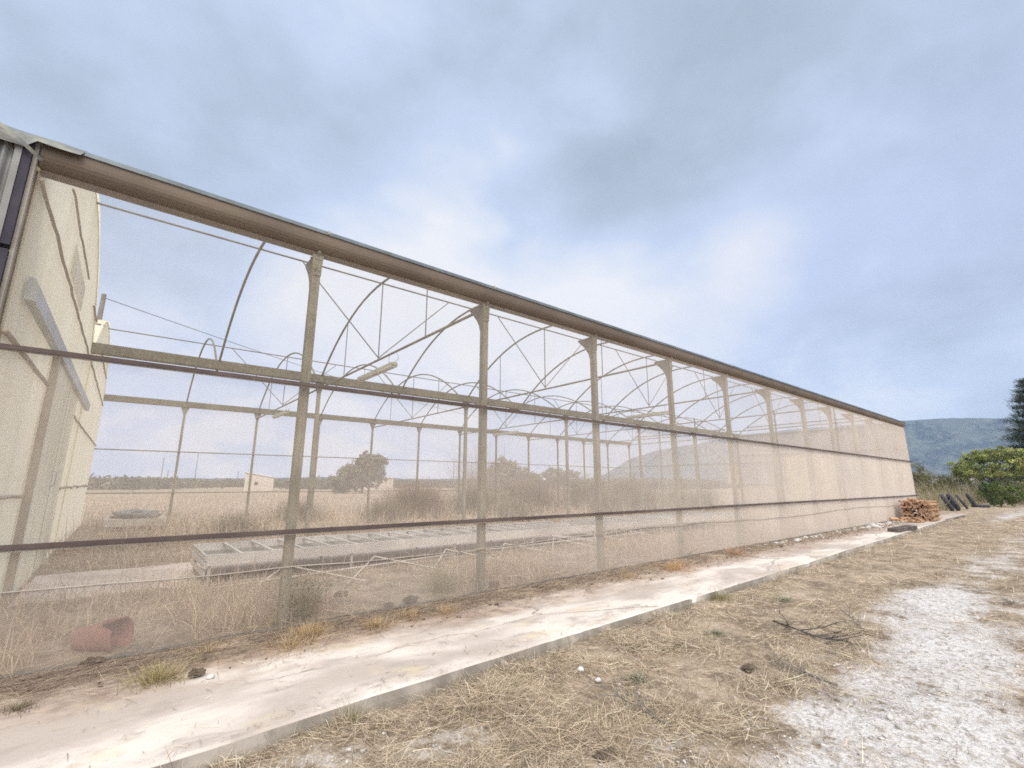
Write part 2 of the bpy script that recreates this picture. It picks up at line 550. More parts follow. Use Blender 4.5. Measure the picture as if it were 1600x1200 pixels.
def np_mesh(name, V, F, mat, colors=None, parent=None, smooth=False):
    """V (n,3), F (m,k) all faces with k corners; colours per vertex"""
    me = bpy.data.meshes.new(name)
    n, (mf, k) = len(V), F.shape
    me.vertices.add(n); me.vertices.foreach_set('co', V.astype(np.float32).ravel())
    me.loops.add(mf * k); me.loops.foreach_set('vertex_index', F.astype(np.int32).ravel())
    me.polygons.add(mf)
    me.polygons.foreach_set('loop_start', np.arange(0, mf * k, k, dtype=np.int32))
    me.polygons.foreach_set('loop_total', np.full(mf, k, dtype=np.int32))
    if smooth: me.polygons.foreach_set('use_smooth', np.ones(mf, dtype=bool))
    me.update(calc_edges=True)
    if colors is not None:
        at = me.color_attributes.new('col', 'FLOAT_COLOR', 'POINT')
        at.data.foreach_set('color', np.c_[colors, np.ones(len(colors))].astype(np.float32).ravel())
    me.materials.append(mat)
    o = bpy.data.objects.new(name, me)
    COL.objects.link(o)
    if parent: o.parent = parent
    return o


def blade_arrays(P, L, Wd, az, lean, curl, col, nseg=3):
    N = len(P)
    pts = [P.copy()]
    cur = P.copy()
    for i in range(nseg):
        ang = lean + curl * (i / max(1, nseg - 1))
        st = (L / nseg)[:, None] * np.c_[np.sin(ang) * np.cos(az), np.sin(ang) * np.sin(az), np.cos(ang)]
        cur = cur + st
        pts.append(cur.copy())
    side_az = az + math.pi / 2 + rng.normal(0, .5, N)
    tw = rng.uniform(-.7, .7, N)
    S = np.c_[np.cos(side_az) * np.cos(tw), np.sin(side_az) * np.cos(tw), np.sin(tw)]
    V = np.zeros((N, 2 * (nseg + 1), 3)); C = np.zeros((N, 2 * (nseg + 1), 3))
    for i in range(nseg + 1):
        wv = (Wd * (1 - .8 * i / nseg))[:, None]
        V[:, 2 * i] = pts[i] - S * wv / 2
        V[:, 2 * i + 1] = pts[i] + S * wv / 2
        C[:, 2 * i] = C[:, 2 * i + 1] = col
    base = (np.arange(N) * 2 * (nseg + 1))[:, None]
    F = []
    for i in range(nseg):
        F.append(base + np.array([[2 * i, 2 * i + 1, 2 * i + 3, 2 * i + 2]]))
    F = np.concatenate(F, 0)
    return V.reshape(-1, 3), F, C.reshape(-1, 3)


def join_np(parts):
    V, F, C, k = [], [], [], 0
    for v, f, c in parts:
        V.append(v); F.append(f + k); C.append(c); k += len(v)
    return np.concatenate(V), np.concatenate(F), np.concatenate(C)


def palette(N, cols, wts=None, jit=.12):
    cols = np.array(cols)
    wts = None if wts is None else np.array(wts) / sum(wts)
    i = rng.choice(len(cols), N, p=wts)
    return np.clip(cols[i] * (1 + rng.normal(0, jit, (N, 1))), .01, .95)


def leaf_arrays(C, size, col, flat=0.0):
    N = len(C)
    a = rng.normal(size=(N, 3)); a /= np.linalg.norm(a, axis=1)[:, None]
    b = np.cross(a, rng.normal(size=(N, 3))); b /= np.linalg.norm(b, axis=1)[:, None]
    s = (size * rng.uniform(.6, 1.4, N))[:, None]
    V = np.stack([C - a * s, C - b * s * .45, C + a * s, C + b * s * .45], 1)
    F = (np.arange(N) * 4)[:, None] + np.arange(4)[None]
    return V.reshape(-1, 3), F, np.repeat(col, 4, 0)


def fbm(x, y, sc, seed=0.0):
    return np.array([mnoise.fractal(Vector((a * sc + seed, b * sc - seed, seed)), .9, 2.1, 4) for a, b in zip(x, y)])


# ------------------------------------------------------------------ ground
def slab_edge(x):
    return np.interp(x, [-20, .37, 3.25, 8.57, 31.2, 36], [3.0, 3.32, 3.46, 3.60, 4.31, 4.45])


GRAVEL = [(4.2, 1.0, 1.5, .60, 1.0), (6.3, 1.15, 1.5, .50, 1.0), (8.6, 1.55, 1.8, .48, 1.0), (5.6, .1, 2.2, .6, .75), (9.0, .5, 3.0, .55, .5),
          (13.5, 1.5, 3.2, .55, .5), (1.75, 2.75, .38, .2, .50), (1.1, 3.0, .35, .18, .45), (2.6, 1.75, .45, .25, .48), (20, 1.4, 5, .5, .42),
          (36, 2.9, 7, .45, .75), (50, 3.3, 12, .5, .7), (28, .4, 8, .8, .42), (13, -.6, 5, .5, .45), (4.2, -.8, 2.5, .7, .8)]


def gravel_at(x, y):
    g = np.zeros_like(x)
    for cx, cy, rx, ry, a in GRAVEL:
        d2 = ((x - cx) / rx) ** 2 + ((y - cy) / ry) ** 2
        g = np.maximum(g, a * np.exp(-np.power(d2, 1.4) * .7))
    return g


def axis(dense0, dense1, step, far0, far1, grow=1.18):
    a = list(np.arange(dense0, dense1 + 1e-6, step))
    s = step; x = a[-1]
    while x < far1:
        s *= grow; x += s; a.append(x)
    s = step; x = a[0]; pre = []
    while x > far0:
        s *= grow; x -= s; pre.append(x)
    return np.array(sorted(pre) + a)


def smooth(x, a, b):
    t = np.clip((x - a) / (b - a), 0, 1)
    return t * t * (3 - 2 * t)


def ground_z(x, y, nz=None):
    e = slab_edge(x)
    low = np.full_like(x, -.10)
    ins = smooth(y, 4.5, 5.15) * (x < 34)
    z = low
    z = np.where((y > e + .03) & (x < 33), -.17, z)
    z = np.where((x < 33) & (y > 4.4), -.17 + (.185) * smooth(y, 4.45, 4.95), z)
    far = smooth(x, 33, 38) * smooth(y, 3.5, 6) * .08
    z = np.where(x >= 33, -.10 + far, z)
    return z


gx = axis(-3, 14, .11, -1950, 1950)
gy = axis(-1.5, 8, .11, -1950, 1950)
GX, GY = np.meshgrid(gx, gy)
fx, fy = GX.ravel(), GY.ravel()
gz = ground_z(fx, fy)
near_mask = (np.abs(fx) < 60) & (np.abs(fy) < 60)
nz = np.zeros_like(fx)
nz[near_mask] = fbm(fx[near_mask], fy[near_mask], 1.7, 3.3) * .022 + fbm(fx[near_mask], fy[near_mask], 7.0, 8.3) * .010
gz = gz + nz
V = np.c_[fx, fy, gz]
nx_, ny_ = len(gx), len(gy)
ii = (np.arange(ny_ - 1)[:, None] * nx_ + np.arange(nx_ - 1)[None]).ravel()
F = np.c_[ii, ii + 1, ii + 1 + nx_, ii + nx_]
ground = np_mesh('ground', V, F, M['ground'], smooth=True)
at = ground.data.attributes.new('gravel', 'FLOAT', 'POINT')
at.data.foreach_set('value', gravel_at(fx, fy).astype(np.float32))
tag(ground, kind='structure')

# concrete strip in front of the net
xs = np.arange(-16, 32.6, .09)
ed = slab_edge(xs)
mb = MB()
rows = []
for i, (x, e) in enumerate(zip(xs, ed)):
    j = mnoise.fractal(Vector((x * 2.3, 0, 0)), 1, 2, 4) * .014 + mnoise.noise(Vector((x * .35, 5, 0))) * .03
    chip = max(0, mnoise.noise(Vector((x * 3.1, 9, 2))) - .22) * .20
    dz = mnoise.noise(Vector((x * .5, 2, 7))) * .006
    y0 = e + j
    rows.append([(x, y0 + .004, -.17), (x, y0, -.07), (x, y0 + .006 + chip * .3, -.014 - chip * .3), (x, y0 + .022 + chip, dz - .001 - chip * .05), (x, y0 + .35, dz + .004), (x, 4.2, dz * .5), (x, 5.0, 0), (x, 5.35, 0)])
n = len(rows[0])
vs = [p for r in rows for p in r]
fs = [(i * n + k, (i + 1) * n + k, (i + 1) * n + k + 1, i * n + k + 1) for i in range(len(rows) - 1) for k in range(n - 1)]
e0 = (len(rows) - 1) * n
fs.append(tuple(e0 + k for k in range(n)))
slab = MB().add(vs, fs).build('concrete_path', M['slab'])
fix_normals(slab)
tag(slab, kind='structure')

# concrete aisle inside, ragged outline
mb = MB()
top = []; bot = []
for i in range(60):
    x = -.85 + i * .19
    top.append((x, 10.5 + mnoise.noise(Vector((x * 1.4, 1, 1))) * .22))
    bot.append((x, 8.2 + mnoise.noise(Vector((x * 1.4, 7, 1))) * .22))
mb.prism(top + bot[::-1], 2, -.02, .035)
aisle = mb.build('inner_path', M['path'])
fix_normals(aisle)
tag(aisle, kind='structure')

# hills
az_t = np.array([-3, -1, -.3, .09, .31, .61, .95, 1.12, 1.19, 1.26, 1.34, 1.52, 1.85, 2.18, 2.9, 4.2, 5.9, 7.2, 8.9, 11, 18, 60])
el_t = np.array([.008, .01, .008, .0088, .0127, .0102, .009, .011, .0165, .033, .052, .069, .082, .094, .100, .103, .1035, .1035, .1015, .099, .094, .085])
angs = np.linspace(R(-80), R(100), 560)
DH = 2200.
Vh = []
NR = 26
for i, a in enumerate(angs):       # a = azimuth from +Y towards +X
    tt = math.tan(a) if a < R(89) else 60
    e = float(np.interp(tt, az_t, el_t)) if a > R(-75) else .008
    e *= 1 if a < R(88) else .9
    e += .0012 * mnoise.fractal(Vector((a * 40, 0, 0)), .8, 2, 5) + .0016 * mnoise.noise(Vector((a * 11, 3, 0)))
    for k in range(NR):
        u = k / (NR - 1)
        d = DH * (.86 + .14 * u)
        h = (e * DH + EYE) * (u ** 1.15) if k < NR - 1 else e * DH
        h += (mnoise.fractal(Vector((math.sin(a) * d * .004, math.cos(a) * d * .004, 1)), .9, 2, 5)) * 16 * u * (1 - u) * 4 * min(1, e / .05)
        Vh.append((math.sin(a) * d, math.cos(a) * d, h - (3 if k == 0 else 0)))
Vh = np.array(Vh)
ii = (np.arange(len(angs) - 1)[:, None] * NR + np.arange(NR - 1)[None]).ravel()
F = np.c_[ii, ii + NR, ii + NR + 1, ii + 1]
hills = np_mesh('hills', Vh, F, M['hill'], smooth=True)
tag(hills, kind='structure')

# ------------------------------------------------------------------ greenhouse
Y1, YM, Y3 = 5.424, 13.514, 21.604
X1, S = 1.448, 2.5
PX = lambda i: X1 + (i - 1) * S
XW, XE = -.95, PX(12)
YR1, YR2 = (Y1 + YM) / 2, (YM + Y3) / 2
Z_SPR, Z_RDG = 4.30, 5.90

gh = empty('greenhouse', (XW, Y1, 0), 'long two-span greenhouse frame of grey steel hoops behind a beige insect net', 'greenhouse')
GHI = Matrix.Translation((-XW, -Y1, 0))


def part(mbx, name, mat, parent=None, smooth=False, label=None):
    """geometry given in world space, parented under the greenhouse root (or one of its parts)"""
    o = mbx.build(name, mat, parent or gh, smooth)
    o.matrix_parent_inverse = GHI if parent is None else Matrix.Identity(4)
    if label: o['label'] = label
    return o


def roof_z(u, zs=None, zr=None):
    zs = Z_SPR if zs is None else zs
    zr = Z_RDG if zr is None else zr
    lo = zs - .17 * max(0, -u)
    return lo + (zr - lo) * (1 - abs(u) ** (2.15 if u > 0 else 1.95))


def arch_pts(yc, x, n=22, half=4.045, zs=Z_SPR, zr=Z_RDG, off=0.0):
    pts = []
    for k in range(n + 1):
        u = -1 + 2 * k / n
        z = roof_z(u, zs, zr) + off
        pts.append((x, yc + u * half, z))
    return pts


# gutters
def gutter_mb(yc, z0, z1, outer=False):
    mb = MB()
    if outer:
        q = [(yc + .09 - .155 * math.cos(a), z0 + .15 - .15 * math.sin(a)) for a in np.linspace(0, math.pi, 14)]
        prof = [(yc - .068, z1 - .02)] + q + [(yc + .25, z1 - .02), (yc + .236, z1 - .02)] + [(yc + .09 + .143 * math.cos(a), z0 + .15 - .138 * math.sin(a)) for a in np.linspace(0, math.pi, 14)] + [(yc - .055, z1 - .02)]
    else:
        prof = [(yc - .11, z0), (yc + .11, z0), (yc + .17, z1), (yc + .155, z1), (yc + .10, z0 + .02), (yc - .10, z0 + .02), (yc - .155, z1), (yc - .17, z1)]
    mb.prism(prof, 0, XW - (.0 if not outer else 0), XE + .12)
    return mb


g1 = part(gutter_mb(Y1, 4.125, 4.385, True), 'gutter', M['gutter']); fix_normals(g1)
lp = MB(); lp.box((XW - 2.2, Y1 - .082, 4.35), (XE + .14, Y1 - .056, 4.392))
lip = part(lp, 'gutter_lip', M['lip'])
for i in range(1, 13):
    part(MB().box((PX(i) + .05, Y1 - .090, 4.36), (PX(i) + .075, Y1 - .0825, 4.402)), 'gutter_clip', M['batten'])
g2 = part(gutter_mb(YM, 4.235, 4.44), 'gutter', M['steel']); fix_normals(g2)
g3 = part(gutter_mb(Y3, 4.28, 4.48), 'gutter', M['steel']); fix_normals(g3)

# posts with flared heads (one mesh of each kind, shared)
def post_meshes(zt, wdt, flare, inner=0):
    mb = MB(); h = wdt / 2
    mb.box((-h, -h, -.1), (h, h, zt))
    bk = MB()
    t = .008
    # two gusset plates either side of the head, and bolts
    poly = [(-h - flare, zt - .005), (h + flare, zt - .005), (h + flare * .4, zt - .16), (h + .004, zt - .27), (-h - .004, zt - .27), (-h - flare * .4, zt - .16)]
    bk.prism(poly, 1, -h - t - .002, -h - .002)
    bk.prism(poly, 1, h + .002, h + t + .002)
    if inner:
        pl_ = [(h, zt - .003), (h + inner, zt - .003)] + [(h + inner * (1 - q) ** 1.7 + .004, zt - .02 - .40 * q) for q in (.15, .3, .5, .75, 1)]
        bk.prism(pl_, 0, -.045, .045)
    for sx in (-1, 1):
        for zz_ in (.06, .2):
            bk.box((sx * h * .5 - .011, -h - t - .012, zt - zz_ - .011), (sx * h * .5 + .011, -h - t - .002, zt - zz_ + .011))
    return mb, bk


def add_posts(idx, y, zt, wdt, flare, inner=0, name='post'):
    pm = bk = None
    for i in idx:
        if pm is None:
            a, b = post_meshes(zt, wdt, flare, inner)
            p = a.build(name, M['steel'], gh); q = b.build('bracket', M['steel'], p); fix_normals(q)
            pm, bk = p.data, q.data
        else:
            p = bpy.data.objects.new(name, pm); q = bpy.data.objects.new('bracket', bk)
            COL.objects.link(p); COL.objects.link(q); p.parent = gh; q.parent = p
        p.location = (PX(i) - XW, y - Y1, 0)


add_posts(range(1, 13), Y1 + .09, 4.125, .09, .018, .30)
add_posts([2, 4, 6, 8, 10, 12], YM, 4.22, .09, .07)
add_posts(range(1, 13), Y3, 4.28, .075, .10)

# arches
am = [None, None]
for i in range(1, 13):
    for s, yc in enumerate((YR1, YR2)):
        if am[s] is None:
            o = part(MB().tube(arch_pts(yc, 0), .026, 6), 'arch', M['steel'], smooth=True)
            am[s] = o.data
            o.matrix_parent_inverse = Matrix.Identity(4)
        else:
            o = bpy.data.objects.new('arch', am[s]); COL.objects.link(o); o.parent = gh
        o.location = (PX(i) - XW, -Y1, 0)

# ridge pipes
for yc in (YR1, YR2):
    part(MB().tube([(XW, yc, Z_RDG - .04), (XE, yc, Z_RDG - .04)], .018, 6), 'ridge_pipe', M['steel_thin'])

# trusses: chord > king post, hangers, braces
for s, yc in enumerate((YR1, YR2)):
    y0, y1 = yc - 3.97, yc + 3.97
    tm = None
    for i in (2, 4, 6, 8, 10):
        if tm is None:
            c = MB().tube([(0, y0, 4.07), (0, y1, 4.07)], .024, 6)
            k = MB().tube([(0, yc, 4.09), (0, yc, Z_RDG - .05)], .014, 5)
            hg = []
            for dy in (-2.1, 2.1):
                zt = roof_z(dy / 4.045) - .02
                hg.append(MB().tube([(0, yc + dy, 4.09), (0, yc + dy, zt)], .012, 5))
            br = []
            for dx in (-1.72, 1.72):
                br.append(MB().tube([(0, yc, 4.12), (dx, yc, Z_RDG - .06)], .013, 5))
            objs = []
            co = c.build('truss_chord', M['steel'], gh); objs.append(('truss_chord', co.data, M))
            tm = [('king_post', k.build('king_post', M['steel_thin'], co).data)]
            tm += [('hanger', q.build('hanger', M['steel_thin'], co).data) for q in hg]
            tm += [('brace', q.build('brace', M['steel_thin'], co).data) for q in br]
            cd = co.data
        else:
            co = bpy.data.objects.new('truss_chord', cd); COL.objects.link(co); co.parent = gh
            for nm, dt in tm:
                q = bpy.data.objects.new(nm, dt); COL.objects.link(q); q.parent = co
        co.location = (PX(i) - XW, -Y1, 0)

# rails on the near side
for z in (2.515, .947):
    mb = MB()
    x = XW - .5
    while x < XE + .05:
        x2 = min(x + 5.9 + random.uniform(-.3, .3), XE + .06)
        dz = random.uniform(-.004, .004)
        mb.box((x, Y1 - .075, z - .026 + dz), (x2 + .04, Y1 - .028, z + .012 + dz))
        mb.box((x2 - .03, Y1 - .084, z - .032 + dz), (x2 + .12, Y1 - .0755, z + .017 + dz))
        x = x2
    r_ = part(mb, 'rail', M['rail'])
    b2 = MB(); b2.box((XW - .4, Y1 - .060, z - .040), (XE + .05, Y1 - .040, z - .0265))
    part(b2, 'batten', M['batten'])
# far side girts
for z in (2.58, 1.09):
    part(MB().tube([(XW, Y3 - .06, z), (XE, Y3 - .06, z)], .022, 6), 'girt', M['steel'])


def sheet_part(polys, name, mat, label=None):
    """net or film: polygons already in world space"""
    mb = MB()
    for p in polys: mb.add(p, [tuple(range(len(p)))])
    return part(mb, name, mat, label=label)


# near net: slightly slack grid
nxn, nzn = 260, 30
xsn = np.linspace(XW, XE + .08, nxn); zsn = np.linspace(-.02, 4.13, nzn)
vs = []
for x in xsn:
    ph = ((x - X1) % S) / S
    for z in zsn:
        pin = min(1, abs(z - .947) * 2, abs(z - 2.515) * 2, abs(z - 4.13) * 2)
        sag = math.sin(math.pi * ph) * .022 * pin + mnoise.noise(Vector((x * 1.6, z * .9, 3))) * .014 * pin
        vs.append((x, Y1 - .002 - sag, z))
fs = [(i * nzn + k, (i + 1) * nzn + k, (i + 1) * nzn + k + 1, i * nzn + k + 1) for i in range(nxn - 1) for k in range(nzn - 1)]
part(MB().add(vs, fs), 'side_net', M['net'], smooth=True)
# hem seam of the net
pts = [(x, Y1 - .03 - .006 * math.sin(x * 3), .60 - .035 * math.sin(x * .55) + mnoise.noise(Vector((x, 3, 3))) * .018) for x in np.arange(XW, XE, .25)]
part(MB().tube(pts, .007, 5), 'net_seam', M['batten'], smooth=True)
# foot: rolled edge of the net on the soil
pts = [(x, Y1 - .07 + mnoise.noise(Vector((x * 1.5, 1, 3))) * .03, .02 + mnoise.noise(Vector((x * 2.2, 4, 3))) * .012) for x in np.arange(XW, XE, .18)]
part(MB().tube(pts, .018, 6), 'net_foot', M['pole'], smooth=True)

# far net
sheet_part([[(XW, Y3 + .05, 0), (XE, Y3 + .05, 0), (XE, Y3 + .05, 4.28), (XW, Y3 + .05, 4.28)]], 'far_net', M['net_far'])
# east end net with the two gables, door openings cut out where cream panels stand
def gable_poly(x, off=0.0):
    pts = [(x, Y1, 0), (x, Y3, 0), (x, Y3, Z_SPR)]
    for yc in (YR2, YR1):
        pts += [(x, p[1], p[2] + off) for p in reversed(arch_pts(yc, x, 16))]
    pts.append((x, Y1, Z_SPR))
    out = []
    for p in pts:
        if not out or (Vector(p) - Vector(out[-1])).length > 1e-4: out.append(p)
    return out


def strips(x, ya, yb, zlo, n, inset=0.0):
    """vertical strips from zlo up to the roof line, wide ya..yb"""
    ps = []
    def zr(y):
        yc = YR1 if y < YM else YR2
        u = max(-1, min(1, (y - yc) / 4.045))
        return roof_z(u) + inset
    ys = np.linspace(ya, yb, n + 1)
    for a, b in zip(ys[:-1], ys[1:]):
        ps.append([(x, a, zlo), (x, b, zlo), (x, b, zr(b - 1e-6)), (x, a, zr(a + 1e-6))])
    return ps


XN = XE + .05
def band(ya, yb, z0, z1): return [(XN, ya, z0), (XN, yb, z0), (XN, yb, z1), (XN, ya, z1)]
sheet_part([band(Y1, 8.42, 0, 4.3), band(8.42, 11.02, 3.05, 4.3), band(11.02, YM, 0, 4.3), band(8.42, 11.02, 0, .5)], 'end_net', M['net_dense'])
sheet_part(strips(XN, Y1, YM, 4.302, 16) + strips(XN, YM, Y3, 0, 20), 'end_net', M['net_far'])
# frame of the east end
def zr(y):
    yc = YR1 if y < YM else YR2
    u = max(-1, min(1, (y - yc) / 4.045))
    return roof_z(u)


for y in (8.2, 9.62, 11.2, 16.2, 18.95):
    part(MB().box((XE - .03, y - .03, 0), (XE + .03, y + .03, zr(y) - .03)), 'end_stud', M['steel'])
for z, a, b in ((2.68, YM, Y3), (1.4, YM, Y3), (2.68, 11.2, YM), (1.4, 11.2, YM), (3.12, Y1, YM), (4.3, Y1, Y3), (4.8, YM + .7, Y3 - .7), (4.8, Y1 + .7, YM - .7)):
    part(MB().box((XE - .025, a, z - .025), (XE + .021, b, z + .025)), 'end_girt', M['steel'])
for a, b in (((21.5, 2.0), (19.0, 3.5)), ((17.6, 3.6), (16.2, 1.9)), ((13.6, 2.1), (15.9, 4.2)), ((5.6, 3.0), (8.2, 4.6))):
    part(MB().tube([(XE - .04, *a), (XE - .04, *b)], .016, 5), 'diagonal_brace', M['steel_thin'])
for a, b in ((8.50, 9.56), (9.68, 10.98)):
    part(MB().box((XE + .035, a, .50), (XE + .049, b, 3.02)), 'end_panel', M['cream_end'])
part(MB().box((XE + .035, 13.62, 1.35), (XE + .048, 14.3, 2.6)), 'end_panel', M['cream_end'])
# covered strip beside the near gutter at the far end (film still on)
# ---- west end wall: cream sheeting, two gables
ps = [p[:] for p in strips(XW, Y1 + .02, YM, 0, 24, -.02) + strips(XW, YM, Y3 + .2, 0, 24, -.02)]
# bulging silhouette where film hangs over the last hoop
wall = sheet_part(ps, 'end_sheeting', M['cream'])
for yc in (YR1, YR2):
    part(MB().tube(arch_pts(yc, XW - .01, 24, off=-.01), .02, 6), 'end_arch', M['cream'], smooth=True)
    # remaining lap of film over the hoop
    for k, (a0, a1, wd) in enumerate(((-.55, .98, .05), (-.95, -.6, .04))):
        vs = []; nn = 14
        for j in range(nn + 1):
            u = a0 + (a1 - a0) * j / nn
            z = roof_z(u) + .035
            y = yc + u * 4.045
            wv = wd * (1 + .5 * mnoise.noise(Vector((y * 2, k, yc))))
            vs += [(XW - .15, y, z - .01), (XW + wv * .5, y, z - .02)]
        fs = [(2 * j, 2 * j + 2, 2 * j + 3, 2 * j + 1) for j in range(nn)]
        part(MB().add(vs, fs), 'film_lap', M['cream'], smooth=True)


def fold(pts, r, name='wall_girt', mat='rail2'):
    part(MB().tube(pts, r, 6), name, M[mat], smooth=True)


M['rail2'] = mottled('brown_girt', (.44, .38, .30), (.33, .28, .22), 2, .8, 0, .2, 40, .2, .003, world_co=True)
xw = XW + .03
def wob(y0, y1, z, amp=.02, n=30):
    return [(xw, y0 + (y1 - y0) * k / n, z + amp * mnoise.noise(Vector((k * .5, z * 9, 2))) * 2) for k in range(n + 1)]


fold(wob(Y1, 13.0, 4.04, .03), .017)
fold(wob(7.0, 10.2, 4.80, .03, 12), .014)
fold(wob(11.8, 13.0, 4.82, .02, 8), .02)
fold(wob(13.6, 21.2, 4.05, .02), .02)
fold(wob(15, 20.2, 4.82, .02), .02)
fold(wob(Y1, 8.2, 2.65, .008, 10), .024)
fold(wob(12.05, 21.5, 2.68, .015), .022)
fold(wob(Y1, 8.2, 1.28, .008, 10), .022)
fold(wob(12.05, 21.5, 1.34, .03), .024)
# studs, sliding doors, track cover
for y, wd, q in ((8.32, .07, 'rail2'), (12.12, .10, 'cream_door'), (YM, .03, 'cream')):
    part(MB().box((XW + .02, y - wd, 0), (XW + (.09 if q == 'rail2' else .04), y + wd, 3.05 if y != YM else 4.2)), 'wall_stud', M[q])
dr = part(MB().box((XW + .035, 8.45, .04), (XW + .055, 10.42, 3.045)), 'sliding_door', M['cream_door'], label='left-hand leaf of the pale sliding door')
hd = part(MB().tube([(XW + .058, 10.30, 1.38), (XW + .11, 10.30, 1.40), (XW + .11, 10.30, 1.60), (XW + .058, 10.30, 1.62)], .012, 6), 'door_handle', M['duct'], dr)
dr2 = part(MB().box((XW + .015, 10.47, .04), (XW + .034, 11.95, 3.045)), 'sliding_door', M['cream_door'], label='right-hand leaf of the pale sliding door')
ed_ = part(MB().box((XW + .045, 10.425, .04), (XW + .058, 10.465, 3.045)), 'door_edge', M['rail2'], dr)
for q in (hd, ed_): q.matrix_parent_inverse = Matrix.Identity(4)
tc = MB(); tc.prism([(XW + .022, 3.06), (XW + .10, 3.05), (XW + .11, 3.20), (XW + .07, 3.27), (XW + .022, 3.28)], 1, 5.85, 14.4)
t_ = part(tc, 'track_cover', M['duct']); fix_normals(t_)
part(MB().box((XW + .012, 8.2, 4.20), (XW + .022, 10.1, 4.60)), 'sheet_patch', M['patch'])

# corner post at the west end
part(MB().box((XW - .042, Y1 - .05, -.1), (XW - .015, Y1 + .12, 4.34)), 'corner_post', M['batten'])

# ------------------------------------------------------------------ annex at the left edge
ax = empty('adjoining_greenhouse', (-1.9, Y1, 0), 'grey panel-clad greenhouse bay at the left edge with a black corner strip', 'greenhouse')
def apart(mb, name, mat, smooth=False, label=None):
    o = mb.build(name, mat, ax, smooth)
    o.matrix_parent_inverse = Matrix.Translation((1.9, -Y1, 0))
    return o


vs = []; nn = 1020
for j in range(nn + 1):
    x = -14 + (12.915) * j / nn
    y = Y1 - .06 + .018 * math.sin(x * 2 * math.pi / .076)
    vs += [(x, y, 2.45), (x, y, 4.30)]
fs = [(2 * j, 2 * j + 2, 2 * j + 3, 2 * j + 1) for j in range(nn)]
apart(MB().add(vs, fs), 'corrugated_panel', M['annex'], True)
apart(MB().box((-1.095, Y1 - .10, 2.4), (-1.052, Y1 + .05, 4.34)), 'edge_frame', M['annex'])
apart(MB().box((-1.050, Y1 - .09, 3.35), (-.994, Y1 + .05, 4.33)), 'gasket_strip', M['gasket'])
apart(MB().box((-1.050, Y1 - .09, 2.45), (-.994, Y1 + .05, 3.31)), 'gasket_strip', M['gasket'])
apart(MB().tube([(-1.27, Y1 - .14, -.05), (-1.27, Y1 - .14, 4.1), (-1.27, Y1 - .08, 4.3)], .04, 10), 'downpipe', M['lip'], True)
for z in (3.92, 3.3):
    apart(MB().box((-1.34, Y1 - .185, z), (-1.17, Y1 - .085, z + .02)), 'pipe_clip', M['gasket'])
gl = MB(); gl.prism([(Y1 - .04, 4.2), (Y1 + .2, 4.2), (Y1 + .24, 4.38), (Y1 - .06, 4.38)], 0, -14, XW - .065)
o = apart(gl, 'annex_gutter', M['gutter']); fix_normals(o)
apart(MB().add([(-14, Y1, 0), (-1.05, Y1, 0), (-1.05, Y1, 2.46), (-14, Y1, 2.46)], [(0, 1, 2, 3)]), 'side_net', M['net'])
for k in range(4):
    apart(MB().box((-13.5 + k * 3, Y1 + .05, -.1), (-13.41 + k * 3, Y1 + .14, 4.2)), 'post', M['steel'])
# torn film hanging over the gutter
vs = []; nn = 22
for j in range(nn + 1):
    x = -2.2 + 1.5 * j / nn
    a = mnoise.noise(Vector((x * 3.2, 1, 2)))
    vs += [(x, Y1 + .25, 4.40 + .02 * a), (x + .03, Y1 - .07, 4.405 + .02 * a), (x + .01 * a, Y1 - .125 - .02 * abs(a), 4.33 - .05 - .10 * max(0, a) - (.05 if x < -1 else -.04))]
fs = []
for j in range(nn):
    for k in range(2):
        fs.append((3 * j + k, 3 * j + 3 + k, 3 * j + 4 + k, 3 * j + 1 + k))
apart(MB().add(vs, fs), 'torn_film', M['torn'], True)
vs = []; nn = 10
for j in range(nn + 1):
    t = j / nn
    x = -1.35 + .42 * t; z = 4.36 - .22 * t ** 1.6
    vs += [(x, Y1 - .16 - .03 * math.sin(t * 5), z), (x + .02, Y1 - .15, z + .05 * (1 - t) + .01)]
fs = [(2 * j, 2 * j + 2, 2 * j + 3, 2 * j + 1) for j in range(nn)]
apart(MB().add(vs, fs), 'hanging_strip', M['torn'], True)

# ------------------------------------------------------------------ hanging lamps
def make_lamp(x, yc, label, ln=1.5):
    r = empty('hanging_lamp', (x, yc, 3.80), label, 'lamp', 'strip lamps hung under the roof trusses')
    h = ln / 2
    sh = MB(); sh.prism([(-.075, -.01), (-.06, .055), (.06, .055), (.075, -.01)], 1, -h, h)
    o = sh.build('housing', M['lamp_shell'], r, bevel=.006); fix_normals(o)
    cv = MB()
    prof = [(.07 * math.cos(a), -.012 - .05 * math.sin(a)) for a in np.linspace(0, math.pi, 9)]
    cv.prism(prof, 1, -h + .02, h - .02)
    o = cv.build('cover', M['lamp_glass'], r, True); fix_normals(o)
    for s in (-1, 1):
        MB().tube([(0, s * h * .7, .05), (0, s * h * .7, .27)], .005, 5).build('hanger', M['steel_thin'], r)
    MB().tube([(0, -h + .05, .05), (.05, -h - .08, .12), (0, -h - .04, .27)], .005, 5).build('wire', M['cable'], r)
    return r


def dup(root, loc, label):
    r = root.copy(); COL.objects.link(r); r.location = loc; r['label'] = label
    for ch in list(root.children):
        c = ch.copy(); COL.objects.link(c); c.parent = r
        for g_ in list(ch.children):
            d = g_.copy(); COL.objects.link(d); d.parent = c
    return r


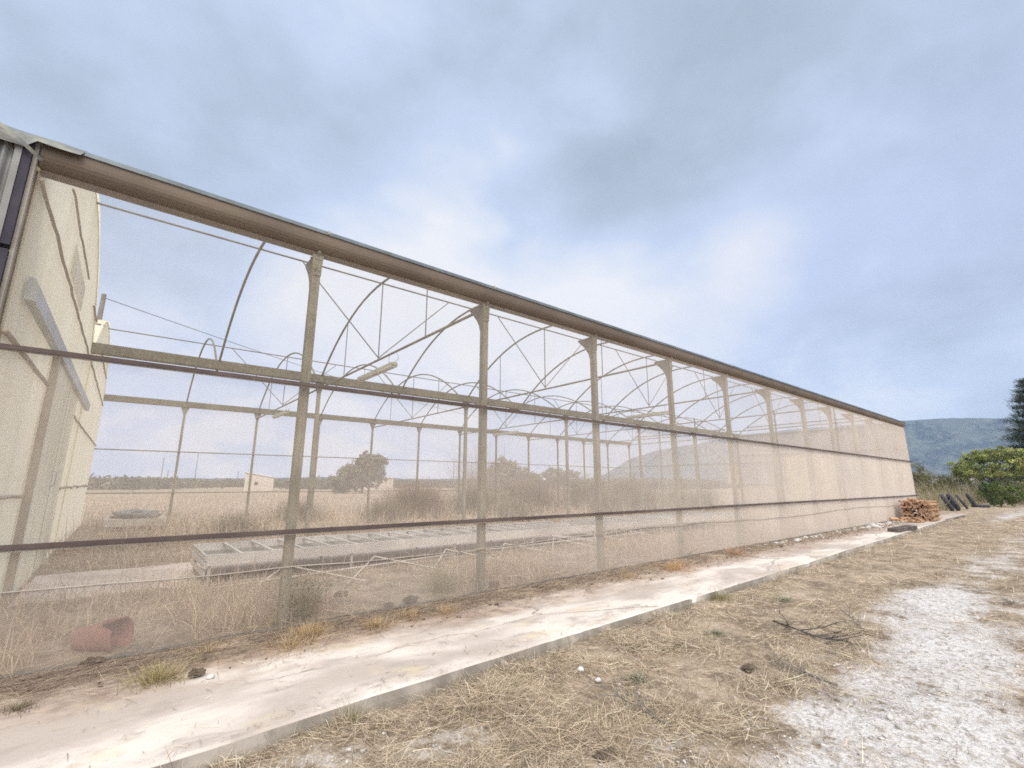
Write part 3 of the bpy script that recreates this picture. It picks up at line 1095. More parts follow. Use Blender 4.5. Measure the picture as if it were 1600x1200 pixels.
lamp = make_lamp(PX(2), 9.55, 'nearest strip lamp, olive grey, hung under the first near truss', 1.85)
dup(lamp, (PX(2), 17.7, 3.80), 'strip lamp hung in the far span behind the first near post')
dup(lamp, (PX(6), 9.5, 3.80), 'strip lamp hung in the near span between the fourth and fifth posts')
dup(lamp, (PX(6), 17.6, 3.80), 'small-looking strip lamp in the far span just right of the second post')

# ------------------------------------------------------------------ benches
def make_bench(x0, x1, label, group='long grey plant benches'):
    y0, y1, zt = 8.0, 9.6, .445
    r = empty('plant_bench', (x0, y0, 0), label, 'bench', group)
    Lx, Wy = x1 - x0, y1 - y0
    for nm, a, b in (('side_panel', (0, -.02, zt - .145), (Lx, 0, zt)), ('side_panel', (0, Wy, zt - .145), (Lx, Wy + .02, zt)),
                     ('end_panel', (-.02, 0.002, zt - .07), (0, Wy - .002, zt)), ('end_panel', (-.02, 0.002, zt - .18), (-.001, Wy - .002, zt - .11)), ('end_panel', (-.02, .002, zt - .30), (-.001, Wy - .002, zt - .23))):
        MB().box(a, b).build(nm, M['bench'], r)
    MB().box((.002, .002, zt - .13), (Lx - .002, Wy - .002, zt - .12)).build('tray', M['bench_dark'], r)
    n = int(Lx / .42)
    for k in range(1, n):
        x = Lx * k / n
        MB().box((x - .02, .002, zt - .035), (x + .02, Wy - .002, zt - .002)).build('crossbar', M['bench'], r)
    MB().box((.02, Wy * .52, zt - .118), (Lx - .02, Wy * .55, zt - .10)).build('long_bar', M['bench'], r)
    for k in range(int(Lx / 2) + 1):
        x = .03 + k * (Lx - .08) / int(Lx / 2)
        for y in (.02, Wy - .06):
            MB().box((x, y, -.02), (x + .035, y + .035, zt - .147)).build('leg', M['white_tube'], r)
    return r


make_bench(1.04, 9.2, 'long low grey metal plant bench behind the net, nearest, full of crossbars')
make_bench(9.6, 17.0, 'second long grey metal plant bench, in line beyond the nearest one')

# dismantled bracing frame lying against the bench
fr = empty('bracing_frame', (1.0, 7.2, 0), 'thin whitish zigzag bracing frame lying in the grass before the bench', 'frame')
X0f = 1.2
pts_hi, pts_lo = [], []
mb = MB().tube([(0, .25, .10), (4.2, .35, .20), (9.5, .3, .22)], .014, 5)
mb.build('long_tube', M['white_tube'], fr)
for k in range(7):
    x = .3 + k * 1.35
    MB().tube([(x, -.25, .03), (x + .68, .42, .27)], .012, 5).build('diagonal_tube', M['white_tube'], fr)
    MB().tube([(x + .68, .42, .27), (x + 1.6, -.28, .05)], .012, 5).build('diagonal_tube', M['white_tube'], fr)

# low table at the back
tb = empty('low_table', (-.3, 18.5, 0), 'low pale table by the west end wall with a grey bag on it', 'table')
MB().box((0, 0, .30), (1.5, 1.9, .36)).build('table_top', M['cream_table'], tb)
MB().box((0.01, -.02, .16), (1.49, -.001, .30)).build('apron', M['bench'], tb)
for x in (.04, 1.4):
    for y in (.04, 1.8):
        MB().box((x, y, -.02), (x + .06, y + .06, .298)).build('leg', M['bench'], tb)


def lump(name, loc, sz, mat, seed=0, sub=3, amp=.22, smooth=True, fr_=2.0):
    import bmesh
    bm = bmesh.new()
    bmesh.ops.create_icosphere(bm, subdivisions=sub, radius=1)
    for v in bm.verts:
        d = 1 + amp * mnoise.fractal(Vector(v.co) * fr_ + Vector((seed * 3.1, seed, 0)), .8, 2, 4)
        v.co = Vector((v.co.x * sz[0], v.co.y * sz[1], max(v.co.z, -.55) * sz[2])) * d
    me = bpy.data.meshes.new(name); bm.to_mesh(me); bm.free()
    me.materials.append(mat)
    if smooth: me.polygons.foreach_set('use_smooth', [True] * len(me.polygons))
    o = bpy.data.objects.new(name, me); o.location = loc
    COL.objects.link(o)
    return o


tag(lump('grey_bag', (.45, 19.6, .44), (.62, .5, .16), M['grey_plastic'], 4, 3, .3), 'flat grey plastic bag lying on the low pale table', 'bag')
MB_t = MB().box((.1, 18.75, .362), (.95, 19.05, .41)).build('wooden_tray', M['beam'])
tag(MB_t, 'narrow brown tray lying on the low table before the bag', 'tray')

# ------------------------------------------------------------------ broken terracotta pot
def make_pot():
    r = empty('plant_pot', (.06, 5.80, .0), 'broken terracotta pot lying on its side behind the net', 'pot')
    nseg = 40
    prof = [(.0, .10), (.0, .135), (.42, .185), (.47, .19), (.475, .215), (.56, .222), (.565, .205), (.52, .198), (.46, .178), (.02, .115), (.02, .0)]
    vs = []; fs = []
    for k in range(nseg):
        a = 2 * math.pi * k / nseg
        cut = 0
        da = abs((math.degrees(a) - 118 + 180) % 360 - 180)
        if da < 32: cut = .20 * (1 - (da / 32) ** 2)
        for (h, rr) in prof:
            hh = min(h, .565 - cut) if h > .3 else h
            vs.append((hh, rr * math.cos(a), rr * math.sin(a)))
    m_ = len(prof)
    for k in range(nseg):
        for j in range(m_ - 1):
            a0 = k * m_ + j; b0 = ((k + 1) % nseg) * m_ + j
            fs.append((a0, b0, b0 + 1, a0 + 1))
    o = MB().add(vs, fs).build('pot_body', M['terra'], r, True)
    fix_normals(o)
    ms = o.modifiers.new('edge', 'EDGE_SPLIT'); ms.split_angle = R(40)
    return r


pot = make_pot()
pot.location = (-.12, 5.82, .10)
pot.rotation_euler = (0, R(-5), R(-37))
pot.scale = (.64, .64, .66)

# ------------------------------------------------------------------ grasses and straw
STRAW = [(.72, .60, .44), (.60, .495, .36), (.48, .39, .285), (.33, .265, .195), (.82, .72, .57), (.32, .30, .17), (.54, .44, .34), (.18, .14, .11)]
STW = [2.6, 4, 3.4, 2.8, 1.5, .8, 1.6, 1.8]


def frustum_pts(N, rmin, rmax, a0, a1, power=1.0):
    u = rng.uniform(0, 1, N)
    r = (rmin ** (1 - power) + u * (rmax ** (1 - power) - rmin ** (1 - power))) ** (1 / (1 - power)) if power != 1 else rmin * (rmax / rmin) ** u
    a = rng.uniform(a0, a1, N)
    return np.c_[r * np.sin(a), r * np.cos(a)], r


# lying straw on the open ground before the slab
N = 420000
P2, r = frustum_pts(N, 1.3, 45, R(0), R(98), 1.3)
e = slab_edge(P2[:, 0])
keep = (P2[:, 1] < e - .015) & (P2[:, 1] > -4)
P2, r, e = P2[keep], r[keep], e[keep]
g_ = gravel_at(P2[:, 0], P2[:, 1]) + fbm(P2[:, 0], P2[:, 1], 2.0, 5) * .35
clump = fbm(P2[:, 0], P2[:, 1], 1.5, 9) * 1.35
track = np.exp(-((P2[:, 1] - (2.55 + .02 * P2[:, 0])) / .38) ** 2) * (P2[:, 0] > 5)      # worn wheel track, little straw
prob = np.clip(1.05 - g_ * 1.5, .07, 1) * np.clip(.82 + clump * 1.5, .16, 1) * (1 - .7 * track)
keep = rng.uniform(0, 1, len(P2)) < prob
P2, r, clump = P2[keep], r[keep], clump[keep]
N = len(P2)
z = ground_z(P2[:, 0], P2[:, 1]) + fbm(P2[:, 0], P2[:, 1], 1.7, 3.3) * .022 + rng.uniform(.0, .022, N) + np.clip(clump, 0, 1) * rng.uniform(0, .05, N)
L = rng.uniform(.04, .15, N) * (1 + 1.3 * np.clip(clump, 0, 1)) * (1 + r * .05)
Wd = rng.uniform(.0012, .0026, N) * (1 + r * .19)
lean = rng.normal(R(86), R(9), N)
up_ = rng.uniform(0, 1, N) < .12
lean[up_] = rng.uniform(R(20), R(70), up_.sum()); L[up_] *= .6
flow = fbm(P2[:, 0], P2[:, 1], .9, 31) * 5.0 + rng.normal(0, .75, N) + math.pi * (rng.uniform(0, 1, N) < .5)
V, F, C = blade_arrays(np.c_[P2, z], L, Wd, flow, lean, rng.normal(R(4), R(14), N), palette(N, STRAW, STW, .2), 2)
straw = np_mesh('dry_straw', V, F, M['blade'], C)
tag(straw, 'bleached straw scattered over the open ground before the concrete strip', 'straw', kind='stuff')

# pebbles
def stones(name, XY, zf, size, mat, label, cat):
    ico = [(0, 0, 1), (.89, 0, .45), (.28, .85, .45), (-.72, .53, .45), (-.72, -.53, .45), (.28, -.85, .45), (.72, .53, -.45), (-.28, .85, -.45), (-.89, 0, -.45), (-.28, -.85, -.45), (.72, -.53, -.45), (0, 0, -1)]
    fc = [(0, 1, 2), (0, 2, 3), (0, 3, 4), (0, 4, 5), (0, 5, 1), (1, 6, 2), (2, 7, 3), (3, 8, 4), (4, 9, 5), (5, 10, 1), (6, 7, 2), (7, 8, 3), (8, 9, 4), (9, 10, 5), (10, 6, 1), (11, 7, 6), (11, 8, 7), (11, 9, 8), (11, 10, 9), (11, 6, 10)]
    ico, fc = np.array(ico), np.array(fc)
    n = len(XY)
    j = ico[None] * (1 + rng.normal(0, .22, (n, 12, 1)))
    sc = size[:, None, None] * rng.uniform(.5, 1.3, (n, 1, 3)) * np.array([1, 1, .6])
    a = rng.uniform(0, 6.28, n); ca, sa = np.cos(a)[:, None], np.sin(a)[:, None]
    q = j * sc
    q = np.stack([q[..., 0] * ca - q[..., 1] * sa, q[..., 0] * sa + q[..., 1] * ca, q[..., 2]], -1)
    q = q + np.c_[XY, zf][:, None, :]
    F = (np.arange(n) * 12)[:, None, None] + fc[None]
    o = np_mesh(name, q.reshape(-1, 3), F.reshape(-1, 3), mat)
    return tag(o, label, cat, kind='stuff')


P2, r = frustum_pts(110000, 1.3, 30, R(0), R(98), 1.5)
keep = (P2[:, 1] < slab_edge(P2[:, 0]) - .02) & (P2[:, 1] > -4)
P2, r = P2[keep], r[keep]
g_ = gravel_at(P2[:, 0], P2[:, 1])
keep = rng.uniform(0, 1, len(P2)) < np.clip(g_ * .5 + .04, 0, 1)
P2, r = P2[keep], r[keep]
sz = rng.lognormal(math.log(.0040), .5, len(P2)) * (1 + r * .06)
zf = ground_z(P2[:, 0], P2[:, 1]) + fbm(P2[:, 0], P2[:, 1], 1.7, 3.3) * .022 + sz * .3
stones('white_gravel', P2, zf, sz, M['stone'], 'white crushed gravel spread over the track at the right', 'gravel')

# rubble, soil crumbs at the foot of the net
N = 1500
X_ = rng.uniform(-1, 29, N); Y_ = 5.25 - np.abs(rng.normal(0, .28, N))
sz = rng.lognormal(math.log(.008), .5, N) * (1 + X_ * .03)
stones('soil_rubble', np.c_[X_, Y_], np.full(N, .008), sz, M['clod'], 'small dark crumbs of soil along the foot of the net', 'rubble')
N = 230
X_ = rng.uniform(12, 28, N); Y_ = 5.2 - np.abs(rng.normal(0, .16, N))
stones('white_rubble', np.c_[X_, Y_], np.full(N, .02), rng.lognormal(math.log(.035), .5, N), M['stone'], 'whitish rubble heaped along the foot of the net further down', 'rubble')

# litter along the foot of the net: matted dead stalks, running mostly along it
N = 15000
X_ = np.abs(rng.exponential(9, N)) - 1.4; k = X_ < 28; X_ = X_[k]; N = len(X_)
Y_ = 5.30 - np.abs(rng.normal(0, .26, N)) - .25 * (rng.uniform(0, 1, N) < .2)
az = np.where(rng.uniform(0, 1, N) < .65, rng.normal(0, .25, N), rng.uniform(0, 6.28, N))
V, F, C = blade_arrays(np.c_[X_, Y_, rng.uniform(.012, .035, N)], rng.uniform(.06, .3, N), rng.uniform(.002, .005, N) * (1 + .06 * X_.clip(0)), az, rng.normal(R(88), R(6), N), rng.normal(0, R(10), N),
                       palette(N, [(.34, .27, .21), (.24, .19, .155), (.46, .37, .28), (.17, .135, .115), (.38, .29, .24)]))
tag(np_mesh('matted_litter', V, F, M['blade'], C), 'matted dead stalks lying along the foot of the net', 'litter', kind='stuff')


# odd stalks and leaf bits blown onto the concrete
N = 1100
X_ = rng.exponential(7, N) - .8; k = X_ < 30; X_ = X_[k]; N = len(X_)
Y_ = np.where(rng.uniform(0, 1, N) < .5, slab_edge(X_) + np.abs(rng.normal(0, .12, N)) + .02, rng.uniform(3.7, 5.0, N))
V, F, C = blade_arrays(np.c_[X_, Y_, np.full(N, .012)], rng.uniform(.02, .12, N), rng.uniform(.002, .006, N) * (1 + .05 * X_.clip(0)), rng.uniform(0, 6.28, N), np.full(N, R(90)), rng.normal(0, R(5), N), palette(N, STRAW[:5] + [(.2, .15, .1)]))
tag(np_mesh('blown_litter', V, F, M['blade'], C), 'loose stalks and leaf bits blown over the concrete', 'litter', kind='stuff')


# grass inside the greenhouse and in the field beyond
def inside_grass():
    parts = []
    N = 190000
    P2, r = frustum_pts(N, 4.6, 60, R(-16), R(82), 1.1)
    x, y = P2[:, 0], P2[:, 1]
    keep = (y > Y1 + .06) & ((x > XW + .05) | (y > Y3 + .2)) & ((x < XE - .1) | (y > Y3 + .2))
    P2, r = P2[keep], r[keep]; x, y = P2[:, 0], P2[:, 1]
    dn = fbm(x, y, .5, 2.0)
    path = (y > 8.2) & (y < 10.5) & (x < 10.2)
    bench = (y > 7.95) & (y < 9.7) & (x > 1) & (x < 17)
    prob = np.clip(.62 + dn * .9, .12, 1)
    prob = np.where(path, .06, prob); prob = np.where(bench, .04, prob)
    prob = np.where(y > Y3 + 3, prob * .8, prob)
    prob = np.where((np.hypot(x - .15, y - 5.75) < .55), .05, prob)
    keep = rng.uniform(0, 1, len(x)) < prob
    P2, r, dn, y = P2[keep], r[keep], dn[keep], y[keep]
    N = len(P2)
    hgt = rng.gamma(4, .050, N) * (1 + 1.2 * np.clip(dn, -.5, 1)) * np.where(y > 11, 2.0, 1.3)
    hgt = np.where(y > Y3 + .2, hgt * .85, hgt)
    hgt = np.clip(hgt, .05, .85)
    col = palette(N, [(.66, .52, .38), (.56, .43, .32), (.46, .35, .25), (.76, .63, .48), (.35, .32, .18), (.50, .35, .27), (.28, .20, .16)], [3, 4, 3, 1.5, 1.3, 1.5, .8])
    lean = np.abs(rng.normal(R(14), R(20), N)); flat = rng.uniform(0, 1, N) < .48
    lean[flat] = rng.uniform(R(35), R(95), flat.sum())
    return blade_arrays(np.c_[P2, np.zeros(N)], hgt, rng.uniform(.003, .006, N) * (1 + r * .10), rng.uniform(0, 6.28, N), lean, rng.uniform(R(-10), R(75), N), col)


V, F, C = inside_grass()
tag(np_mesh('tall_dry_grass', V, F, M['blade'], C), 'tall dry weeds filling the greenhouse floor and the field behind', 'grass', kind='stuff')


def tuft(name, loc, n, h, spread, cols, label, cat, group=None, wdt=.004, lean_m=35):
    az = rng.uniform(0, 6.28, n)
    rr = np.abs(rng.normal(0, spread, n))
    P = np.c_[rr * np.cos(az), rr * np.sin(az), np.zeros(n)]
    V, F, C = blade_arrays(P, rng.uniform(.4, 1, n) * h, np.full(n, wdt), az + rng.normal(0, .6, n), np.abs(rng.normal(R(lean_m), R(22), n)), rng.uniform(0, R(50), n), palette(n, cols))
    o = np_mesh(name, V, F, M['blade'], C)
    o.location = loc
    return tag(o, label, cat, group)


GOLD = [(.52, .36, .16), (.58, .43, .23), (.42, .28, .13), (.62, .50, .32)]
GRN = [(.22, .22, .10), (.31, .29, .14), (.50, .43, .25), (.15, .16, .08)]
G1 = 'grass tufts along the foot of the net'
tuft('grass_tuft', (.40, 4.62, .0), 520, .17, .11, [(.42, .36, .16), (.50, .40, .22), (.34, .29, .15), (.55, .46, .30), (.27, .24, .12)], 'nearest and greenest grass tuft at the edge of the concrete, right of the pot', 'grass tuft', G1)
tuft('grass_tuft', (1.56, 4.98, .0), 420, .17, .13, GOLD, 'golden tuft at the foot of the nearest post', 'grass tuft', G1)
tuft('grass_tuft', (1.35, 4.78, .0), 350, .12, .18, GOLD, 'low straw-coloured tuft just left of the golden one by the nearest post', 'grass tuft', G1)
tuft('grass_tuft', (2.18, 4.86, .0), 300, .15, .09, GOLD, 'small golden tuft on its own between the two nearest posts', 'grass tuft', G1)
tuft('grass_tuft', (2.62, 4.95, .0), 260, .12, .08, GOLD, 'small golden tuft just left of the second post', 'grass tuft', G1)
tuft('grass_tuft', (3.0, 4.85, .0), 260, .11, .10, GOLD, 'flattened golden tuft before the second post', 'grass tuft', G1)
tuft('grass_tuft', (7.45, 4.78, .0), 420, .20, .22, [(.60, .38, .18), (.66, .44, .22), (.48, .30, .15)], 'rust-gold tuft spilling onto the concrete beyond the third post', 'grass tuft', G1)
tuft('grass_tuft', (6.3, 4.85, .0), 300, .12, .25, GOLD, 'thin golden tuft between the third and fourth posts', 'grass tuft', G1)
tuft('grass_tuft', (10.0, 4.95, .0), 300, .26, .14, [(.48, .28, .18), (.56, .38, .26)], 'red-brown tuft beside the white rubble', 'grass tuft', G1)
tuft('grass_tuft', (-.33, 4.62, .0), 160, .07, .06, [(.14, .13, .08), (.30, .25, .17)], 'small dark tuft at the left end of the concrete', 'grass tuft', G1)
tuft('grass_tuft', (.75, 5.02, .0), 220, .12, .10, GRN[1:] + GOLD, 'olive tuft beside the net between pot and nearest post', 'grass tuft', G1)
G2 = 'green weeds on the outer edge of the concrete'
tuft('green_weed', (6.45, 3.46, -.1), 260, .20, .10, GRN, 'dark green weed growing at the outer edge of the concrete halfway along', 'weed', G2)
tuft('green_weed', (1.36, 3.30, -.1), 40, .22, .03, GRN, 'few upright green blades at the near edge of the concrete', 'weed', G2, lean_m=12)
tuft('green_weed', (2.9, 3.38, -.1), 26, .18, .02, [(.2, .17, .1), (.3, .25, .16)], 'thin dark stalk against the concrete edge', 'weed', G2, lean_m=10)
G3 = 'small green weeds in the straw'
for k, (x, y, s, lb) in enumerate(((3.4, 2.55, .07, 'bluish green weed in the straw nearest the bottom centre'), (5.0, 2.75, .06, 'small green weed in the straw, middle of the three'),
                                    (7.1, 2.9, .07, 'small green weed in the straw, farthest of the three'))):
    tuft('small_weed', (x, y, -.09), 160, s, .07, [(.19, .22, .16), (.26, .28, .19), (.34, .32, .23)], lb, 'weed', G3, .008, 60)

# dark twigs, cut branches lying in the straw
def twig(loc, rz, ln, seed, label, r0=.011):
    rd = random.Random(seed)
    r = MB()
    def grow(p, d, l, rr, depth):
        pts = [p]; q = p
        for k in range(5):
            d = (d + Vector((rd.uniform(-.25, .25), rd.uniform(-.25, .25), rd.uniform(-.10, .10)))).normalized()
            q = q + d * l / 5; q.z = max(q.z, .012)
            pts.append(q)
            if depth < 2:
                for _ in range(2 if depth == 0 else 1):
                    side = Vector((d.y, -d.x, 0)) * rd.choice((-1, 1))
                    grow(q, (d + side * rd.uniform(.4, .9) + Vector((0, 0, rd.uniform(0, .4)))).normalized(), l * rd.uniform(.25, .5), rr * .5, depth + 1)
        r.tube(pts, [rr * (1 - .8 * k / 5) for k in range(6)], 5)
    grow(Vector((0, 0, .015)), Vector((1, 0, .05)), ln, r0, 0)
    o = r.build('fallen_branch', M['pole'], None, True)
    o.location = loc; o.rotation_euler = (0, 0, rz)
    return tag(o, label, 'branch', 'dead branches lying in the straw')


twig((5.9, 2.55, -.095), R(-118), 1.0, 3, 'dark bushy dead branch lying in the straw left of the white gravel', .014)
twig((4.45, 1.5, -.095), R(55), .5, 8, 'pale grey forked branch nearest the edge of the white gravel', .012)
twig((6.2, 1.75, -.095), R(25), .4, 12, 'short curved grey stick at the gravel edge behind the others', .009)
twig((9.0, 1.0, -.095), R(-20), .35, 15, 'brown stick lying on the gravel near the right edge', .008)
twig((2.9, 1.95, -.095), R(80), .55, 21, 'thin pale branch in the straw at the bottom of the picture', .007)

# dark clods
for k, (x, y, z, s, lb) in enumerate(((2.26, 6.1, .09, .05, 'dark lump behind the net between the two nearest posts'), (2.9, 5.50, .05, .055, 'crusty dark lump against the net left of the second post'),
                                      (2.62, 5.52, .03, .035, 'small dark lump against the net left of the crusty one'), (4.18, 5.52, .06, .05, 'dark round lump just right of the second post'),
                                      (4.98, 5.50, .03, .03, 'tiny dark lump against the net before the third post'), (.0, 5.28, .03, .05, 'dark clod at the foot of the net before the pot'),
                                      (.62, 4.52, .03, .035, 'dark clod beside the nearest green tuft'))):
    o = lump('soil_clod', (x, y, z), (s * 1.5, s, s * .8), M['clod'], k + 1, 3, .6, False, 3.0)
    tag(o, lb, 'clod', 'dark clods by the net')
for k, (x, y, s, lb) in enumerate(((2.35, 2.02, .045, 'dark soil hump at the bottom centre'), (4.3, 2.1, .05, 'dark soil hump in the straw left of the branch'))):
    tag(lump('soil_hump', (x, y, -.09), (s * 1.6, s, s * .5), M['clod'], k + 21, 3, .6, False, 3.0), lb, 'clod', 'soil humps in the straw')
G = 'loose stones on the straw'
for k, (x, y, s, lb) in enumerate(((1.95, 1.95, .03, 'pale stone lying lowest in the picture'), (3.15, 2.95, .028, 'pale stone in the straw near the concrete'),
                                    (3.1, 2.72, .022, 'smaller pale stone below the one near the concrete'), (.70, 4.42, .022, 'white pebble on the concrete by the green tuft'))):
    tag(lump('loose_stone', (x, y, -.08 if y < 4 else .012), (s * 1.3, s, s * .8), M['stone'], k + 31, 2, .3, True), lb, 'stone', G)


# ------------------------------------------------------------------ shrubs and trees
def twig_bush(name, loc, rad, h, n, cols, label, cat='shrub', group=None, leaf=None, nl=0, wdt=.012):
    r = empty(name, loc, label, cat, group)
    az = rng.uniform(0, 6.28, n)
    rr = np.abs(rng.normal(0, rad * .35, n))
    P = np.c_[rr * np.cos(az), rr * np.sin(az), np.zeros(n)]
    L = h * rng.uniform(.45, 1.08, n) * (1 - .25 * (rr / rad).clip(0, 1))
    V, F, C = blade_arrays(P, L, np.full(n, wdt) * rng.uniform(.5, 1.3, n), az + rng.normal(0, .5, n), np.abs(rng.normal(R(14), R(14), n)), rng.uniform(0, R(38), n), palette(n, cols), 4)
    np_mesh('stems', V, F, M['blade'], C, r)
    if nl:
        tips = V.reshape(n, -1, 3)
        src = tips[rng.integers(0, n, nl), rng.integers(3, 10, nl)]
        Cc = src + rng.normal(0, .05, (nl, 3))
        v, f, c = leaf_arrays(Cc, np.full(nl, leaf[0]), palette(nl, leaf[1], jit=.2))
        np_mesh('leaves', v, f, M['leaf'], c, r)
    return r


RB = [(.27, .185, .135), (.33, .235, .17), (.20, .145, .11), (.38, .29, .21)]
BR = [(.24, .19, .14), (.32, .25, .18), (.18, .15, .11), (.28, .27, .16)]
GS = 'wild shrubs seen through the greenhouse'
twig_bush('wild_shrub', (9.9, 18.6, 0), 2.0, 1.75, 4200, RB, 'red-brown feathery shrub behind the net, left of the second post', group=GS, wdt=.012, leaf=(.022, RB), nl=5000)
twig_bush('wild_shrub', (7.6, 17.0, 0), 1.2, 1.05, 1500, BR + RB, 'low brown shrub at the left foot of the red-brown one', group=GS)
twig_bush('wild_shrub', (13.2, 19.0, 0), 1.7, 1.6, 2600, BR, 'grey-brown shrub right behind the second post', group=GS, leaf=(.03, [(.16, .19, .08), (.25, .26, .12)]), nl=2500)
twig_bush('wild_shrub', (16.3, 18.5, 0), 2.6, 1.95, 5200, RB, 'widest red-brown shrub, between the second and third posts', group=GS, leaf=(.025, RB), nl=6000)
twig_bush('wild_shrub', (20.8, 18.8, 0), 2.0, 2.2, 2800, BR, 'greenish twiggy shrub just left of the third post', group=GS, leaf=(.035, [(.15, .17, .07), (.22, .23, .12), (.3, .24, .15)]), nl=4000)
twig_bush('wild_shrub', (25.0, 19.0, 0), 2.0, 2.2, 2800, BR, 'twiggy shrub right behind the third post', group=GS, leaf=(.035, [(.15, .17, .07), (.22, .23, .12), (.3, .24, .15)]), nl=3500)
twig_bush('wild_shrub', (25.5, 14.2, 0), 1.4, 1.5, 1400, BR + RB, 'pale brown shrub near the far end wall', group=GS, leaf=(.03, BR), nl=2500)
for x_, y_, r_, h_, n_, lb in ((12.0, 14.5, 1.3, 1.1, 1500, 'low brown tangle in the middle of the floor left of the second post'), (18.6, 15.2, 1.6, 1.35, 2000, 'brown tangle in front of the widest red-brown shrub'),
                               (22.5, 16.0, 1.8, 1.6, 2200, 'brown tangle between the second middle post and the third post'), (27.0, 16.8, 1.4, 1.7, 1600, 'tall brown tangle close to the far end net'),
                               (5.3, 19.5, 1.6, .95, 1500, 'low straw-brown tangle between the cream hut and the nearest post'), (2.6, 15.6, 1.5, .7, 1200, 'lowest straw-brown tangle right of the pale table')):
    twig_bush('wild_shrub', (x_, y_, 0), r_, h_, n_, BR + [(.42, .33, .24)], lb, group=GS, leaf=(.022, BR + [(.36, .28, .2)]), nl=n_)
twig_bush('wild_shrub', (1.66, 5.60, 0), .16, .62, 330, [(.22, .22, .12), (.30, .26, .16), (.2, .17, .12)], 'dark leafy weed growing up the nearest post', group=GS, leaf=(.012, [(.14, .15, .07), (.24, .20, .12)]), nl=1500, wdt=.004)
twig_bush('wild_shrub', (3.45, 5.72, 0), .30, .42, 420, [(.25, .24, .12), (.36, .31, .18)], 'round olive weed behind the net left of the second post', group=GS, wdt=.004, leaf=(.01, [(.24, .23, .10), (.34, .30, .17)]), nl=1500)
# a bare tall shrub cluster beyond the far side
twig_bush('bare_tree', (19.0, 27.0, 0), 1.8, 4.6, 700, [(.30, .23, .19), (.38, .29, .24)], 'bare thin-stemmed tree beyond the far net by the second post', 'tree', wdt=.02)


def tree(name, loc, blobs, nleaf, lsize, cols, label, trunk_h, trunk_r, limbs, group=None, cat='tree', bark='bark', jit=.25):
    """blobs: (dx,dy,dz,rx,ry,rz,weight) clumps of the crown"""
    r = empty(name, loc, label, cat, group)
    parts = []
    wt = np.array([b[6] for b in blobs]); wt = wt / wt.sum()
    for b, k in zip(blobs, (wt * nleaf).astype(int)):
        ns = max(5, int(k / 55))
        # sub-clumps on the blob's skin, leaves round each
        u = rng.normal(size=(ns, 3)); u /= np.linalg.norm(u, axis=1)[:, None]
        rad = rng.uniform(.45, 1.22, ns)[:, None]
        cc = np.array(b[:3]) + u * rad * np.array(b[3:6])
        tone = rng.normal(0, .22, ns)
        idx = rng.integers(0, ns, k)
        q = cc[idx] + rng.normal(0, 1, (k, 3)) * np.array(b[3:6]) * .13
        c = palette(k, cols, jit=.12) * (1 + tone[idx])[:, None]
        parts.append(leaf_arrays(q, np.full(k, lsize), np.clip(c, .01, .9)))
    V, F, C = join_np(parts)
    np_mesh('crown', V, F, M['leaf'], C, r)
    mb = MB()
    mb.tube([(0, 0, -.2), (random.uniform(-.05, .05), 0, trunk_h * .5), (random.uniform(-.1, .1), 0, trunk_h)], [trunk_r, trunk_r * .8, trunk_r * .6], 8)
    for b in blobs[:limbs]:
        p0 = Vector((0, 0, trunk_h * random.uniform(.45, .95)))
        p1 = Vector(b[:3])
        mid_ = (p0 + p1) / 2 + Vector((random.uniform(-.1, .1), random.uniform(-.1, .1), .1))
        mb.tube([p0, mid_, p1], [trunk_r * .5, trunk_r * .35, trunk_r * .15], 6)
    mb.build('trunk', M[bark], r, True)
    return r


# trees beyond, north side
OL = [(.17, .165, .08), (.22, .205, .11), (.14, .135, .07), (.26, .225, .13)]
tree('dense_tree', (27.6, 69.0, -.1), [(-1.8, .8, 2.3, 1.9, 1.8, 1.7, 3), (.3, 0, 3.5, 1.8, 1.7, 1.9, 3), (1.2, -.7, 4.7, 1.6, 1.4, 1.1, 2), (.2, .2, 5.5, .9, .8, .7, .7), (-3.0, 1.3, 1.5, 1.3, 1.2, 1.3, 1.4), (1.9, -.6, 3.0, 1.3, 1.2, 1.7, 1.5)], 22000, .15, OL,
     'broad olive tree with a raised top beside the low pale building', 1.6, .25, 3, 'trees on the plain behind')
tree('dense_tree', (79.9, 100.6, -.1), [(0, 0, 5.2, 2.9, 2.9, 2.9, 3), (-3, 2, 3.6, 2.6, 2.2, 2.6, 2), (3.0, -2, 3.4, 3, 2.6, 2.3, 2)], 14000, .26, OL,
     'round-topped olive tree just right of the second post', 2.4, .3, 3, 'trees on the plain behind')
tree('dense_tree', (92, 93.5, -.1), [(0, 0, 3.5, 3.4, 3.2, 2.0, 3), (-5, 4, 2.4, 3, 2.4, 1.8, 2), (3.4, -3, 2.9, 2.4, 2.4, 1.8, 1)], 11000, .26, OL,
     'low spreading olive tree behind the white roof', 1.8, .3, 3, 'trees on the plain behind')
tree('dense_tree', (42, 55, -.1), [(0, 0, 1.7, 1.6, 1.4, 1.1, 2), (1.6, -1, 1.5, 1.2, 1.2, .9, 1)], 3500, .14, OL, 'small grey-green tree left of the second post far behind', 1.0, .14, 2, 'trees on the plain behind')
